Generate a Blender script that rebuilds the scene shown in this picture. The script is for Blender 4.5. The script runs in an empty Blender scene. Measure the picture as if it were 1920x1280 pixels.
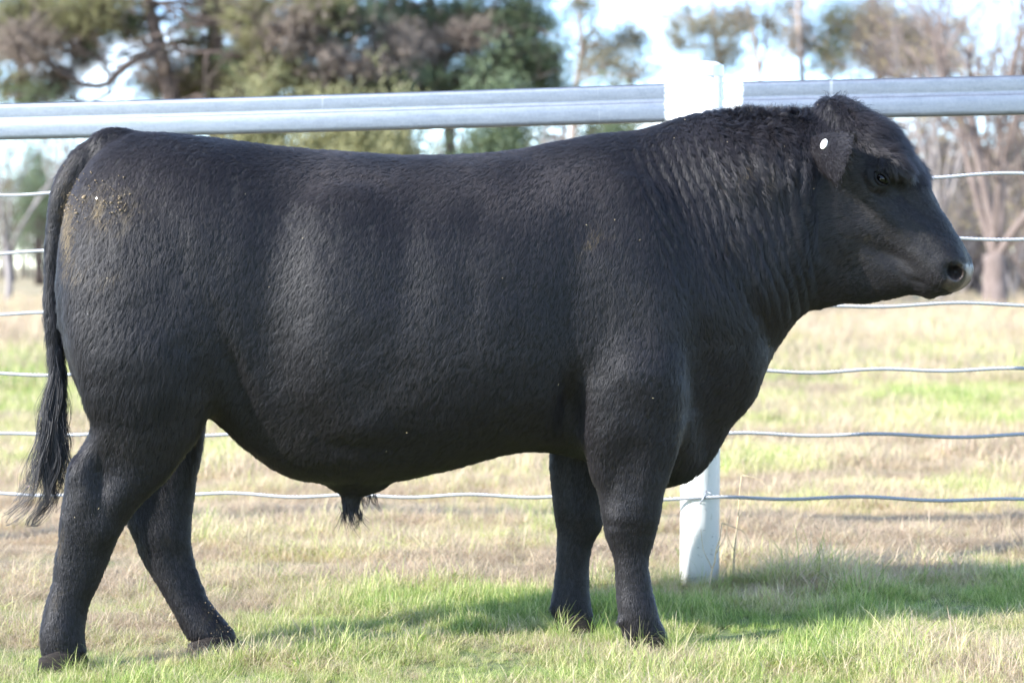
import bpy, math, random
import numpy as np
from mathutils import Vector

rad = math.radians
SC = bpy.context.scene
COL = SC.collection
random.seed(7)
RNG = np.random.default_rng(7)

# ------------------------------------------------------------------ camera
F = 4248.0            # focal length in pixels of a 1920-wide frame
HZ = 500.0            # row of the horizon
CAMH = 0.976          # lens height above the ground
cam_data = bpy.data.cameras.new('camera')
cam = bpy.data.objects.new('camera', cam_data)
COL.objects.link(cam)
cam.location = (0, 0, CAMH)
cam.rotation_euler = (rad(90), 0, 0)
cam_data.sensor_width = 36
cam_data.lens = F / 1920 * 36
cam_data.shift_y = -(640 - HZ) / 1920
cam_data.clip_end = 4000
cam_data.dof.use_dof = True
cam_data.dof.focus_distance = 5.72
cam_data.dof.aperture_fstop = 3.8
SC.camera = cam

# ------------------------------------------------------------------ world, sun
SUN_EL, SUN_AZ = rad(28), rad(31)      # height; turn from due left towards the camera
SUN = Vector((-math.cos(SUN_EL) * math.cos(SUN_AZ), -math.cos(SUN_EL) * math.sin(SUN_AZ), math.sin(SUN_EL)))
world = bpy.data.worlds.new('World')
SC.world = world
world.use_nodes = True
nt = world.node_tree
nt.nodes.clear()
w_out = nt.nodes.new('ShaderNodeOutputWorld')
w_bg = nt.nodes.new('ShaderNodeBackground')
w_sky = nt.nodes.new('ShaderNodeTexSky')
w_sky.sky_type = 'NISHITA'
w_sky.sun_disc = False
w_sky.sun_elevation = SUN_EL
w_sky.sun_rotation = math.atan2(SUN.x, SUN.y) % (2 * math.pi)
w_sky.air_density = 0.7
w_sky.dust_density = 0.0
w_sky.ozone_density = 3.0
w_tc = nt.nodes.new('ShaderNodeTexCoord')
w_map = nt.nodes.new('ShaderNodeMapping')
w_map.inputs['Scale'].default_value = (1, 1, 3.2)
w_noise = nt.nodes.new('ShaderNodeTexNoise')
w_noise.inputs['Scale'].default_value = 5.0
w_noise.inputs['Detail'].default_value = 7
w_noise.inputs['Roughness'].default_value = 0.6
w_ramp = nt.nodes.new('ShaderNodeValToRGB')
w_ramp.color_ramp.elements[0].position = 0.53
w_ramp.color_ramp.elements[1].position = 0.72
w_mix = nt.nodes.new('ShaderNodeMix')
w_mix.data_type = 'RGBA'
w_mix.inputs[7].default_value = (9.0, 9.3, 9.8, 1)      # sunlit cloud, in the sky's own units
L = nt.links.new
L(w_tc.outputs['Generated'], w_map.inputs['Vector'])
L(w_map.outputs['Vector'], w_noise.inputs['Vector'])
L(w_noise.outputs['Fac'], w_ramp.inputs['Fac'])
L(w_ramp.outputs['Color'], w_mix.inputs[0])
L(w_sky.outputs['Color'], w_mix.inputs[6])
L(w_mix.outputs[2], w_bg.inputs['Color'])
w_bg.inputs['Strength'].default_value = 0.15
L(w_bg.outputs['Background'], w_out.inputs['Surface'])

sun_data = bpy.data.lights.new('sun', 'SUN')
sun_data.energy = 3.4
sun_data.angle = rad(0.53)
sun_data.color = (1.0, 0.97, 0.925)
sun = bpy.data.objects.new('sun', sun_data)
COL.objects.link(sun)
sun.rotation_euler = (-SUN).to_track_quat('-Z', 'Y').to_euler()
sun.location = (-6, -4, 8)

SC.view_settings.view_transform = 'Standard'
SC.view_settings.look = 'None'
SC.view_settings.exposure = 1.95
SC.view_settings.gamma = 1.0
SC.view_settings.use_curve_mapping = False
SC.render.engine = 'CYCLES'
SC.cycles.use_denoising = True
SC.cycles.max_bounces = 8
SC.cycles.transparent_max_bounces = 8
SC.cycles_curves.shape = 'RIBBONS'
SC.render.film_transparent = False


# ------------------------------------------------------------------ helpers
def tag(o, label=None, cat=None, group=None, kind=None):
    if label: o['label'] = label
    if cat: o['category'] = cat
    if group: o['group'] = group
    if kind: o['kind'] = kind
    return o


def empty(name, loc=(0, 0, 0)):
    o = bpy.data.objects.new(name, None)
    o.empty_display_size = 0.1
    COL.objects.link(o)
    o.location = loc
    return o


def smooth_curve(xs, ys):
    """Cubic Hermite through the points (monotone-limited tangents)."""
    xs = np.asarray(xs, float); ys = np.asarray(ys, float)
    h = np.diff(xs); d = np.diff(ys) / h
    m = np.empty_like(ys)
    m[0], m[-1] = d[0], d[-1]
    w = (d[:-1] * h[1:] + d[1:] * h[:-1]) / (h[1:] + h[:-1])
    m[1:-1] = w
    def f(x):
        x = np.clip(x, xs[0], xs[-1])
        i = np.clip(np.searchsorted(xs, x) - 1, 0, len(h) - 1)
        t = (x - xs[i]) / h[i]
        t2, t3 = t * t, t * t * t
        return ((2*t3 - 3*t2 + 1) * ys[i] + (t3 - 2*t2 + t) * h[i] * m[i]
                + (-2*t3 + 3*t2) * ys[i+1] + (t3 - t2) * h[i] * m[i+1])
    return f


def vnoise(p, seed=0):
    """Value noise in -1..1 for points (n,3)."""
    p = np.asarray(p, np.float64)
    i = np.floor(p).astype(np.int64)
    f = p - i
    f = f * f * (3 - 2 * f)
    def h(a, b, c):
        n = (a * 374761393 + b * 668265263 + c * 2147483647 + seed * 974634777) & 0xffffffff
        n = ((n ^ (n >> 13)) * 1274126177) & 0xffffffff
        n = n ^ (n >> 16)
        return (n & 0xffff) / 32767.5 - 1
    x, y, z = i[:, 0], i[:, 1], i[:, 2]
    fx, fy, fz = f[:, 0], f[:, 1], f[:, 2]
    out = 0
    for dx in (0, 1):
        for dy in (0, 1):
            for dz in (0, 1):
                wgt = (fx if dx else 1 - fx) * (fy if dy else 1 - fy) * (fz if dz else 1 - fz)
                out = out + wgt * h(x + dx, y + dy, z + dz)
    return out


def sstep(a, b, x):
    t = np.clip((x - a) / (b - a), 0, 1)
    return t * t * (3 - 2 * t)


def mesh_np(name, verts, faces, mat, parent=None, smooth=True, attrs=None, mats=None, mat_index=None):
    """faces: a list of (m,k) int arrays (one per polygon size)."""
    if isinstance(faces, np.ndarray): faces = [faces]
    me = bpy.data.meshes.new(name)
    verts = np.asarray(verts, np.float32)
    me.vertices.add(len(verts))
    me.vertices.foreach_set('co', verts.ravel())
    nl = sum(f.size for f in faces); nf = sum(len(f) for f in faces)
    me.loops.add(nl)
    me.polygons.add(nf)
    me.loops.foreach_set('vertex_index', np.concatenate([f.ravel() for f in faces]).astype(np.int32))
    starts, s = [], 0
    for f in faces:
        starts.append(s + np.arange(len(f)) * f.shape[1])
        s += f.size
    me.polygons.foreach_set('loop_start', np.concatenate(starts).astype(np.int32))
    if smooth:
        me.polygons.foreach_set('use_smooth', np.ones(nf, bool))
    for m in (mats or [mat]):
        me.materials.append(m)
    if mat_index is not None:
        me.polygons.foreach_set('material_index', np.asarray(mat_index, np.int32))
    me.update(calc_edges=True)
    me.validate()
    for k, v in (attrs or {}).items():
        a = me.attributes.new(k, 'FLOAT', 'POINT')
        a.data.foreach_set('value', np.asarray(v, np.float32))
    o = bpy.data.objects.new(name, me)
    COL.objects.link(o)
    if parent is not None:
        o.parent = parent
        o.location = -Vector(parent.location) if parent.parent is None else (0, 0, 0)
    return o


class Tubes:
    """Collects tapered tubes into one mesh."""
    def __init__(self):
        self.v, self.f, self.n = [], [], 0
        self.tint = []
    def add(self, pts, radii, sides=5, tint=0.5, cap=True):
        pts = np.asarray(pts, float)
        k = len(pts)
        radii = np.broadcast_to(np.asarray(radii, float), (k,))
        t = np.gradient(pts, axis=0)
        t /= np.linalg.norm(t, axis=1, keepdims=True) + 1e-12
        ref = np.array((0.31, 0.17, 0.93)) if abs(t[0, 2]) < 0.8 else np.array((0.93, 0.31, 0.17))
        a = np.cross(t, ref); a /= np.linalg.norm(a, axis=1, keepdims=True) + 1e-12
        b = np.cross(t, a)
        ang = np.arange(sides) * 2 * math.pi / sides
        ring = (a[:, None, :] * np.cos(ang)[None, :, None] + b[:, None, :] * np.sin(ang)[None, :, None])
        v = pts[:, None, :] + ring * radii[:, None, None]
        self.v.append(v.reshape(-1, 3))
        self.tint.append(np.full(k * sides, tint))
        i = np.arange(k - 1)[:, None] * sides
        j = np.arange(sides)[None, :]
        jn = (j + 1) % sides
        q = np.stack([i + j, i + jn, i + sides + jn, i + sides + j], -1).reshape(-1, 4) + self.n
        self.f.append(q)
        if cap:
            c0 = self.n + np.arange(sides)
            c1 = self.n + (k - 1) * sides + np.arange(sides)
            for c in (c0[::-1], c1):
                tri = np.stack([np.full(sides - 2, c[0]), c[1:-1], c[2:], c[2:]], -1)
                self.caps = getattr(self, 'caps', [])
                self.caps.append(tri[:, :3])
        self.n += k * sides
    def build(self, name, mat, parent=None, smooth=True):
        fs = [np.concatenate(self.f)]
        if getattr(self, 'caps', None): fs.append(np.concatenate(self.caps))
        return mesh_np(name, np.concatenate(self.v), fs, mat, parent, smooth, {'tint': np.concatenate(self.tint)})


def gz(x, y):
    """Height of the ground: a slight rise to the right, fading out far away, with small swells."""
    x = np.asarray(x, float); y = np.asarray(y, float)
    s = 0.012 * np.clip(x, -12, 12) * (1 - sstep(14, 45, y))
    return s + 0.010 * np.sin(x * 1.7 + y * 0.9) * np.sin(y * 1.3 + 0.4) * sstep(7.5, 11, y) + 0.05 * np.sin(x * 0.11 + 1) * np.sin(y * 0.13) * sstep(16, 40, y)


def PX(px, Y): return (px - 960) * Y / F
def PZ(py, Y): return CAMH - (py - HZ) * Y / F


# ------------------------------------------------------------------ materials
def new_mat(name):
    m = bpy.data.materials.new(name)
    m.use_nodes = True
    return m, m.node_tree, m.node_tree.nodes['Principled BSDF']


def node(t, kind, **kw):
    n = t.nodes.new(kind)
    for k, v in kw.items():
        if k in n.inputs: n.inputs[k].default_value = v
        else: setattr(n, k, v)
    return n


def ramp(t, fac, stops):
    r = t.nodes.new('ShaderNodeValToRGB')
    els = r.color_ramp.elements
    while len(els) < len(stops): els.new(0.5)
    for e, (p, c) in zip(els, stops):
        e.position = p
        e.color = (*c, 1) if len(c) == 3 else c
    t.links.new(fac, r.inputs['Fac'])
    return r.outputs['Color']


def mixc(t, fac, a, b):
    m = t.nodes.new('ShaderNodeMix'); m.data_type = 'RGBA'
    for s, v in ((0, fac), (6, a), (7, b)):
        if hasattr(v, 'links'): t.links.new(v, m.inputs[s])
        else: m.inputs[s].default_value = v if s == 0 else (*v, 1)
    return m.outputs[2]


def math_n(t, op, a, b=None):
    m = t.nodes.new('ShaderNodeMath'); m.operation = op
    for i, v in enumerate((a, b)):
        if v is None: continue
        if hasattr(v, 'links'): t.links.new(v, m.inputs[i])
        else: m.inputs[i].default_value = v
    return m.outputs[0]


def noise(t, scale, detail=4, rough=0.55, vec=None, mapping=None):
    n = node(t, 'ShaderNodeTexNoise', Scale=scale, Detail=detail, Roughness=rough)
    if vec is not None:
        if mapping:
            mp = t.nodes.new('ShaderNodeMapping'); mp.inputs['Scale'].default_value = mapping
            t.links.new(vec, mp.inputs['Vector']); vec = mp.outputs['Vector']
        t.links.new(vec, n.inputs['Vector'])
    return n.outputs['Fac']


def objco(t):
    return t.nodes.new('ShaderNodeTexCoord').outputs['Object']


def attr(t, name, kind='GEOMETRY'):
    a = t.nodes.new('ShaderNodeAttribute'); a.attribute_name = name; a.attribute_type = kind
    return a.outputs['Fac']


def bump(t, p, h, strength=0.4, dist=0.01):
    b = node(t, 'ShaderNodeBump', Strength=strength, Distance=dist)
    t.links.new(h, b.inputs['Height']); t.links.new(b.outputs['Normal'], p.inputs['Normal'])


def leaf_mat(name, c_lo, c_hi, transl=0.35, rough=0.6):
    """Thin leaves and blades: colour by the 'tint' attribute, partly translucent."""
    m, t, p = new_mat(name)
    c = ramp(t, attr(t, 'tint'), [(0.0, c_lo), (1.0, c_hi)])
    t.links.new(c, p.inputs['Base Color'])
    p.inputs['Roughness'].default_value = rough
    p.inputs['Specular IOR Level'].default_value = 0.3
    tr = t.nodes.new('ShaderNodeBsdfTranslucent')
    t.links.new(c, tr.inputs['Color'])
    mx = t.nodes.new('ShaderNodeMixShader'); mx.inputs[0].default_value = transl
    t.links.new(p.outputs[0], mx.inputs[1]); t.links.new(tr.outputs[0], mx.inputs[2])
    t.links.new(mx.outputs[0], t.nodes['Material Output'].inputs['Surface'])
    return m


def bark_mat(name, c_lo, c_hi, scale=9):
    m, t, p = new_mat(name)
    co = objco(t)
    n1 = noise(t, scale, 6, 0.65, co, (1, 1, 0.22))
    c = ramp(t, n1, [(0.3, c_lo), (0.7, c_hi)])
    t.links.new(c, p.inputs['Base Color'])
    p.inputs['Roughness'].default_value = 0.9
    bump(t, p, n1, 0.7, 0.03)
    return m
# ------------------------------------------------------------------ ground
def build_ground():
    m, t, p = new_mat('pasture_soil')
    geo = t.nodes.new('ShaderNodeNewGeometry')
    pos = geo.outputs['Position']
    big = noise(t, 0.55, 4, 0.6, pos, (0.5, 1, 1))
    mid = noise(t, 3.2, 6, 0.65, pos)
    fine = noise(t, 38, 5, 0.7, pos)
    sx = t.nodes.new('ShaderNodeSeparateXYZ'); t.links.new(pos, sx.inputs[0])
    straw = ramp(t, fine, [(0.25, (0.16, 0.115, 0.065)), (0.55, (0.36, 0.285, 0.165)), (0.8, (0.54, 0.45, 0.29))])
    green = ramp(t, fine, [(0.25, (0.055, 0.075, 0.022)), (0.75, (0.19, 0.25, 0.07))])
    near = node(t, 'ShaderNodeMapRange'); t.links.new(sx.outputs['Y'], near.inputs['Value'])
    near.inputs['From Min'].default_value = 6.6; near.inputs['From Max'].default_value = 8.2
    near.inputs['To Min'].default_value = 0.30; near.inputs['To Max'].default_value = 0.0
    g = math_n(t, 'ADD', math_n(t, 'ADD', math_n(t, 'MULTIPLY', big, 0.6), math_n(t, 'MULTIPLY', mid, 0.4)), near.outputs[0])
    gm = ramp(t, g, [(0.50, (0, 0, 0)), (0.66, (1, 1, 1))])
    c = mixc(t, gm, straw, green)
    soil = mixc(t, ramp(t, mid, [(0.35, (1, 1, 1)), (0.5, (0, 0, 0))]), c, (0.16, 0.115, 0.07))
    c2 = mixc(t, 0.35, c, soil)
    t.links.new(c2, p.inputs['Base Color'])
    p.inputs['Roughness'].default_value = 0.95
    bump(t, p, fine, 0.8, 0.02)
    ys = np.concatenate([np.linspace(-6, 3, 12)[:-1], np.linspace(3, 20, 120)[:-1], np.geomspace(20, 3000, 60)])
    xr = np.concatenate([-np.geomspace(1500, 8, 26)[:-1], np.linspace(-8, 8, 90), np.geomspace(8, 1500, 26)[1:]])
    X, Y = np.meshgrid(xr, ys)
    Z = gz(X, Y) - 0.004
    v = np.stack([X, Y, Z], -1).reshape(-1, 3)
    nx = len(xr)
    i, j = np.meshgrid(np.arange(len(ys) - 1), np.arange(nx - 1), indexing='ij')
    a = (i * nx + j).ravel()
    o = mesh_np('ground', v, np.stack([a, a + 1, a + nx + 1, a + nx], -1), m)
    tag(o, 'mown pasture of green grass and straw reaching to the trees', kind='structure')


build_ground()


# ------------------------------------------------------------------ grass
def grass_mat(name):
    """Blade colour from the instance's own 'green' (0 straw .. 1 green) and 'shade' values."""
    m, t, p = new_mat(name)
    g = attr(t, 'green', 'INSTANCER')
    s = attr(t, 'shade', 'INSTANCER')
    bl = attr(t, 'tint')
    g2 = math_n(t, 'ADD', g, math_n(t, 'MULTIPLY', math_n(t, 'SUBTRACT', bl, 0.5), 0.75))
    c = ramp(t, g2, [(0.0, (0.62, 0.48, 0.345)), (0.28, (0.67, 0.565, 0.38)), (0.50, (0.60, 0.57, 0.27)), (0.74, (0.40, 0.47, 0.135)), (1.0, (0.18, 0.27, 0.06))])
    hsv = t.nodes.new('ShaderNodeHueSaturation')
    t.links.new(c, hsv.inputs['Color'])
    t.links.new(math_n(t, 'ADD', math_n(t, 'MULTIPLY', s, 0.8), 0.58), hsv.inputs['Value'])
    c = hsv.outputs['Color']
    t.links.new(c, p.inputs['Base Color'])
    p.inputs['Roughness'].default_value = 0.5
    p.inputs['Specular IOR Level'].default_value = 0.35
    tr = t.nodes.new('ShaderNodeBsdfTranslucent')
    t.links.new(c, tr.inputs['Color'])
    mx = t.nodes.new('ShaderNodeMixShader'); mx.inputs[0].default_value = 0.48
    t.links.new(p.outputs[0], mx.inputs[1]); t.links.new(tr.outputs[0], mx.inputs[2])
    t.links.new(mx.outputs[0], t.nodes['Material Output'].inputs['Surface'])
    return m


def blade_clump(name, rng, n, radius, hmin, hmax, lean, width, mat, lie=0.0):
    """n bent blades, each three quads narrowing to a tip."""
    V, Fq, T = [], [], []
    for b in range(n):
        r = radius * math.sqrt(rng.random()); a = rng.random() * 6.283
        x, y = r * math.cos(a), r * math.sin(a)
        h = rng.uniform(hmin, hmax)
        d = rng.random() * 6.283
        ld = abs(rng.normal(0, lean)) + lie * rng.uniform(0.5, 1.0)
        curve = rng.uniform(0.1, 0.9) * (1 if lie == 0 else 0.3)
        w = width * rng.uniform(0.6, 1.3)
        fx, fy = math.cos(d), math.sin(d)
        sxv = (-fy * math.cos(0.6), fx * math.cos(0.6))
        tt = rng.random()
        base = len(V)
        for k, s in enumerate((0, 0.38, 0.72, 1.0)):
            ang = ld + curve * s * 1.1
            px = x + fx * h * s * math.sin(min(ang, 1.5))
            py = y + fy * h * s * math.sin(min(ang, 1.5))
            pz = max(h * s * math.cos(min(ang, 1.5)), 0.002 + 0.010 * s * (1 if lie else 0) * rng.random() * 2) - 0.004 * (k == 0)
            ww = w * (1.0, 0.9, 0.6, 0.12)[k]
            V.append((px - sxv[0] * ww, py - sxv[1] * ww, pz)); V.append((px + sxv[0] * ww, py + sxv[1] * ww, pz))
            T += [tt, tt]
        for k in range(3):
            Fq.append((base + 2*k, base + 2*k + 1, base + 2*k + 3, base + 2*k + 2))
    me = bpy.data.meshes.new(name)
    me.from_pydata(V, [], Fq)
    me.materials.append(mat)
    at = me.attributes.new('tint', 'FLOAT', 'POINT'); at.data.foreach_set('value', np.array(T, np.float32))
    return bpy.data.objects.new(name, me)


def scatter_object(name, pts, rot, scl, idx, green, shade, protos):
    """One object whose geometry nodes put a clump on each point."""
    me = bpy.data.meshes.new(name)
    me.vertices.add(len(pts))
    me.vertices.foreach_set('co', np.asarray(pts, np.float32).ravel())
    for k, v, ty in (('rot', rot, 'FLOAT_VECTOR'), ('scl', scl, 'FLOAT'), ('idx', idx, 'INT'), ('green', green, 'FLOAT'), ('shade', shade, 'FLOAT')):
        a = me.attributes.new(k, ty, 'POINT')
        a.data.foreach_set('vector' if ty == 'FLOAT_VECTOR' else 'value', np.asarray(v, np.int32 if ty == 'INT' else np.float32).ravel())
    o = bpy.data.objects.new(name, me)
    COL.objects.link(o)
    col = bpy.data.collections.new(name + '_blades')
    for p_ in protos: col.objects.link(p_)
    ng = bpy.data.node_groups.new(name + '_nodes', 'GeometryNodeTree')
    ng.interface.new_socket('Geometry', in_out='INPUT', socket_type='NodeSocketGeometry')
    ng.interface.new_socket('Geometry', in_out='OUTPUT', socket_type='NodeSocketGeometry')
    gi = ng.nodes.new('NodeGroupInput'); go = ng.nodes.new('NodeGroupOutput')
    ci = ng.nodes.new('GeometryNodeCollectionInfo')
    ci.inputs['Collection'].default_value = col
    ci.inputs['Separate Children'].default_value = True
    ci.inputs['Reset Children'].default_value = True
    ip = ng.nodes.new('GeometryNodeInstanceOnPoints')
    ip.inputs['Pick Instance'].default_value = True
    def na(nm, ty):
        n = ng.nodes.new('GeometryNodeInputNamedAttribute'); n.data_type = ty
        n.inputs['Name'].default_value = nm
        return n.outputs['Attribute']
    e2r = ng.nodes.new('FunctionNodeEulerToRotation')
    ng.links.new(na('rot', 'FLOAT_VECTOR'), e2r.inputs[0])
    ng.links.new(gi.outputs[0], ip.inputs['Points'])
    ng.links.new(ci.outputs[0], ip.inputs['Instance'])
    ng.links.new(na('idx', 'INT'), ip.inputs['Instance Index'])
    ng.links.new(e2r.outputs[0], ip.inputs['Rotation'])
    ng.links.new(na('scl', 'FLOAT'), ip.inputs['Scale'])
    ng.links.new(ip.outputs[0], go.inputs[0])
    md = o.modifiers.new('scatter', 'NODES'); md.node_group = ng
    return o


def field(x, y):
    """How green (0 straw .. 1 lush) the pasture is at x, y."""
    p = np.stack([x, y, np.zeros_like(x)], -1)
    n = 0.55 * vnoise(p * (0.9, 1.1, 1), 3) + 0.45 * vnoise(p * (2.6, 2.6, 1), 4) + 0.38 * vnoise(p * (8, 8, 1), 5)
    lush = np.interp(y, [4.5, 5.6, 6.5, 7.0, 7.6, 9.0, 11, 14, 19, 24, 30, 60], [0.48, 0.54, 0.54, 0.38, 0.19, 0.15, 0.20, 0.29, 0.36, 0.27, 0.18, 0.18])
    # the front right is drier, the strip behind the fore hooves greener
    lush = lush - 0.16 * sstep(0.3, 1.5, x) * (1 - sstep(5.8, 6.3, y))
    lush = lush + 0.16 * sstep(-1.2, -2.6, x) * sstep(12, 16, y) * (1 - sstep(24, 30, y))
    return np.clip(lush + 0.62 * n, 0, 1), n


HOOVES = ((0.59, 6.80), (-1.08, 5.57), (-0.72, 5.86), (0.365, 5.77), (0.175, 6.09))


def scatter_grass():
    gm = grass_mat('grass_blades')
    rng = np.random.default_rng(21)
    protos = []
    for k in range(5): protos.append(blade_clump('grass_a%d' % k, rng, 46, 0.042, 0.025, 0.080, 0.60, 0.00115, gm))           # 0-4 standing
    for k in range(5): protos.append(blade_clump('grass_b%d' % k, rng, 46, 0.055, 0.030, 0.085, 0.30, 0.00095, gm, lie=1.35))  # 5-9 lying straw
    for k in range(3): protos.append(blade_clump('grass_c%d' % k, rng, 44, 0.040, 0.080, 0.17, 0.45, 0.0014, gm))             # 10-12 taller tufts
    for k in range(3): protos.append(blade_clump('grass_d%d' % k, rng, 80, 0.16, 0.05, 0.14, 0.75, 0.0030, gm))                # 13-15 far clumps
    for k in range(3): protos.append(blade_clump('grass_e%d' % k, rng, 50, 0.22, 0.20, 0.50, 0.35, 0.006, gm))                # 16-18 tall dry far grass
    for k in range(3): protos.append(blade_clump('grass_f%d' % k, rng, 5, 0.05, 0.09, 0.20, 0.20, 0.0012, gm, lie=1.38))           # 19-21 broken stalks
    for k in range(3): protos.append(blade_clump('grass_g%d' % k, rng, 11, 0.012, 0.025, 0.060, 1.0, 0.0058, gm))              # 22-24 broad-leaved weeds
    def pick(y0, y1, dens, margin):
        w = 2 * (0.2265 * y1 + margin)
        n = int(dens * w * (y1 - y0))
        x = rng.uniform(-w / 2, w / 2, n); y = rng.uniform(y0, y1, n)
        k = np.abs(x) < 0.2265 * y + margin
        return x[k], y[k]
    P, R, S, I, G, H = [], [], [], [], [], []
    def put(x, y, idx, s0, s1, tilt=0.12, dg=0.0):
        n = len(x)
        g, nz = field(x, y)
        P.append(np.stack([x, y, gz(x, y) - 0.003], -1))
        R.append(np.stack([rng.normal(0, tilt, n), rng.normal(0, tilt, n), rng.uniform(0, 6.283, n)], -1))
        tall = 1 + 0.55 * vnoise(np.stack([x * 3.1, y * 3.1, x * 0], -1), 6) + 0.35 * vnoise(np.stack([x * 9, y * 9, x * 0], -1), 7)
        for hx, hy in HOOVES:
            tall = np.where((np.abs(x - hx) < 0.16) & (np.abs(y - hy) < 0.13), np.minimum(tall, 0.72), tall)
        S.append(rng.uniform(s0, s1, n) * np.clip(tall, 0.45, 1.7)); I.append(idx)
        G.append(np.clip(g + dg + rng.normal(0, 0.10, n), 0, 1))
        H.append(np.clip(0.5 + 0.35 * nz + rng.normal(0, 0.16, n), 0, 1))
    # near turf: standing blades where green, lying straw everywhere
    x, y = pick(4.3, 6.9, 1050, 0.7)
    g, nz = field(x, y)
    up = rng.random(len(x)) < 0.30 + 0.75 * g
    put(x[up], y[up], rng.integers(0, 5, up.sum()), 0.45, 0.88)
    put(x[~up], y[~up], rng.integers(5, 10, (~up).sum()), 0.7, 1.2, 0.06, -0.18)
    x, y = pick(4.3, 6.9, 28, 0.7)
    put(x, y, rng.integers(10, 13, len(x)), 0.3, 0.62, 0.2, 0.1)
    x, y = pick(4.3, 9.0, 22, 0.7)
    put(x, y, rng.integers(19, 22, len(x)), 0.6, 1.1, 0.12, -0.45)
    x, y = pick(4.3, 8.0, 5, 0.7)
    put(x, y, rng.integers(22, 25, len(x)), 0.6, 1.2, 0.15, 0.35)
    # the middle band: mostly flattened hay
    x, y = pick(6.9, 10.5, 900, 0.8)
    g, nz = field(x, y)
    up = rng.random(len(x)) < 0.02 + 0.75 * g
    put(x[up], y[up], rng.integers(0, 5, up.sum()), 0.7, 1.2)
    put(x[~up], y[~up], rng.integers(5, 10, (~up).sum()), 0.6, 1.25, 0.10, -0.08)
    x, y = pick(10.5, 18, 110, 1.0)
    put(x, y, rng.integers(13, 16, len(x)), 0.45, 0.85)
    x, y = pick(18, 34, 26, 2.0)
    put(x, y, rng.integers(13, 16, len(x)), 0.9, 1.6)
    x, y = pick(26, 70, 7, 3.0)
    k = vnoise(np.stack([x * 0.2, y * 0.15, x * 0], -1), 8) > -0.35
    x, y = x[k], y[k]
    put(x, y, rng.integers(16, 19, len(x)), 0.35, 0.85, 0.1, -0.25)
    # long tufts round the foot of the post and by the hooves
    pts = []
    for cx, cy, r, n in ((0.43, 6.86, 0.07, 26), (0.74, 6.88, 0.07, 18), (0.88, 6.88, 0.16, 12), (0.36, 5.72, 0.08, 8), (-1.05, 5.46, 0.06, 6), (0.18, 6.02, 0.06, 5)):
        pts.append(np.stack([rng.normal(cx, r, n), rng.normal(cy, r * 0.7, n)], -1))
    q = np.concatenate(pts)
    put(q[:, 0], q[:, 1], rng.integers(10, 13, len(q)), 0.50, 0.95, 0.25, 0.22)
    o = scatter_object('grass', np.concatenate(P), np.concatenate(R), np.concatenate(S), np.concatenate(I), np.concatenate(G), np.concatenate(H), protos)
    tag(o, 'mown green grass and flattened straw covering the pasture', 'grass', kind='stuff')
    print('grass clumps', sum(len(a) for a in P))


scatter_grass()
# ------------------------------------------------------------------ fence
FX, FY, FM, FS = 0.586, 6.95, -0.186, 0.0128     # post position; how the line turns and rises along x
def fence_y(x): return FY + FM * (x - FX)


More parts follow.
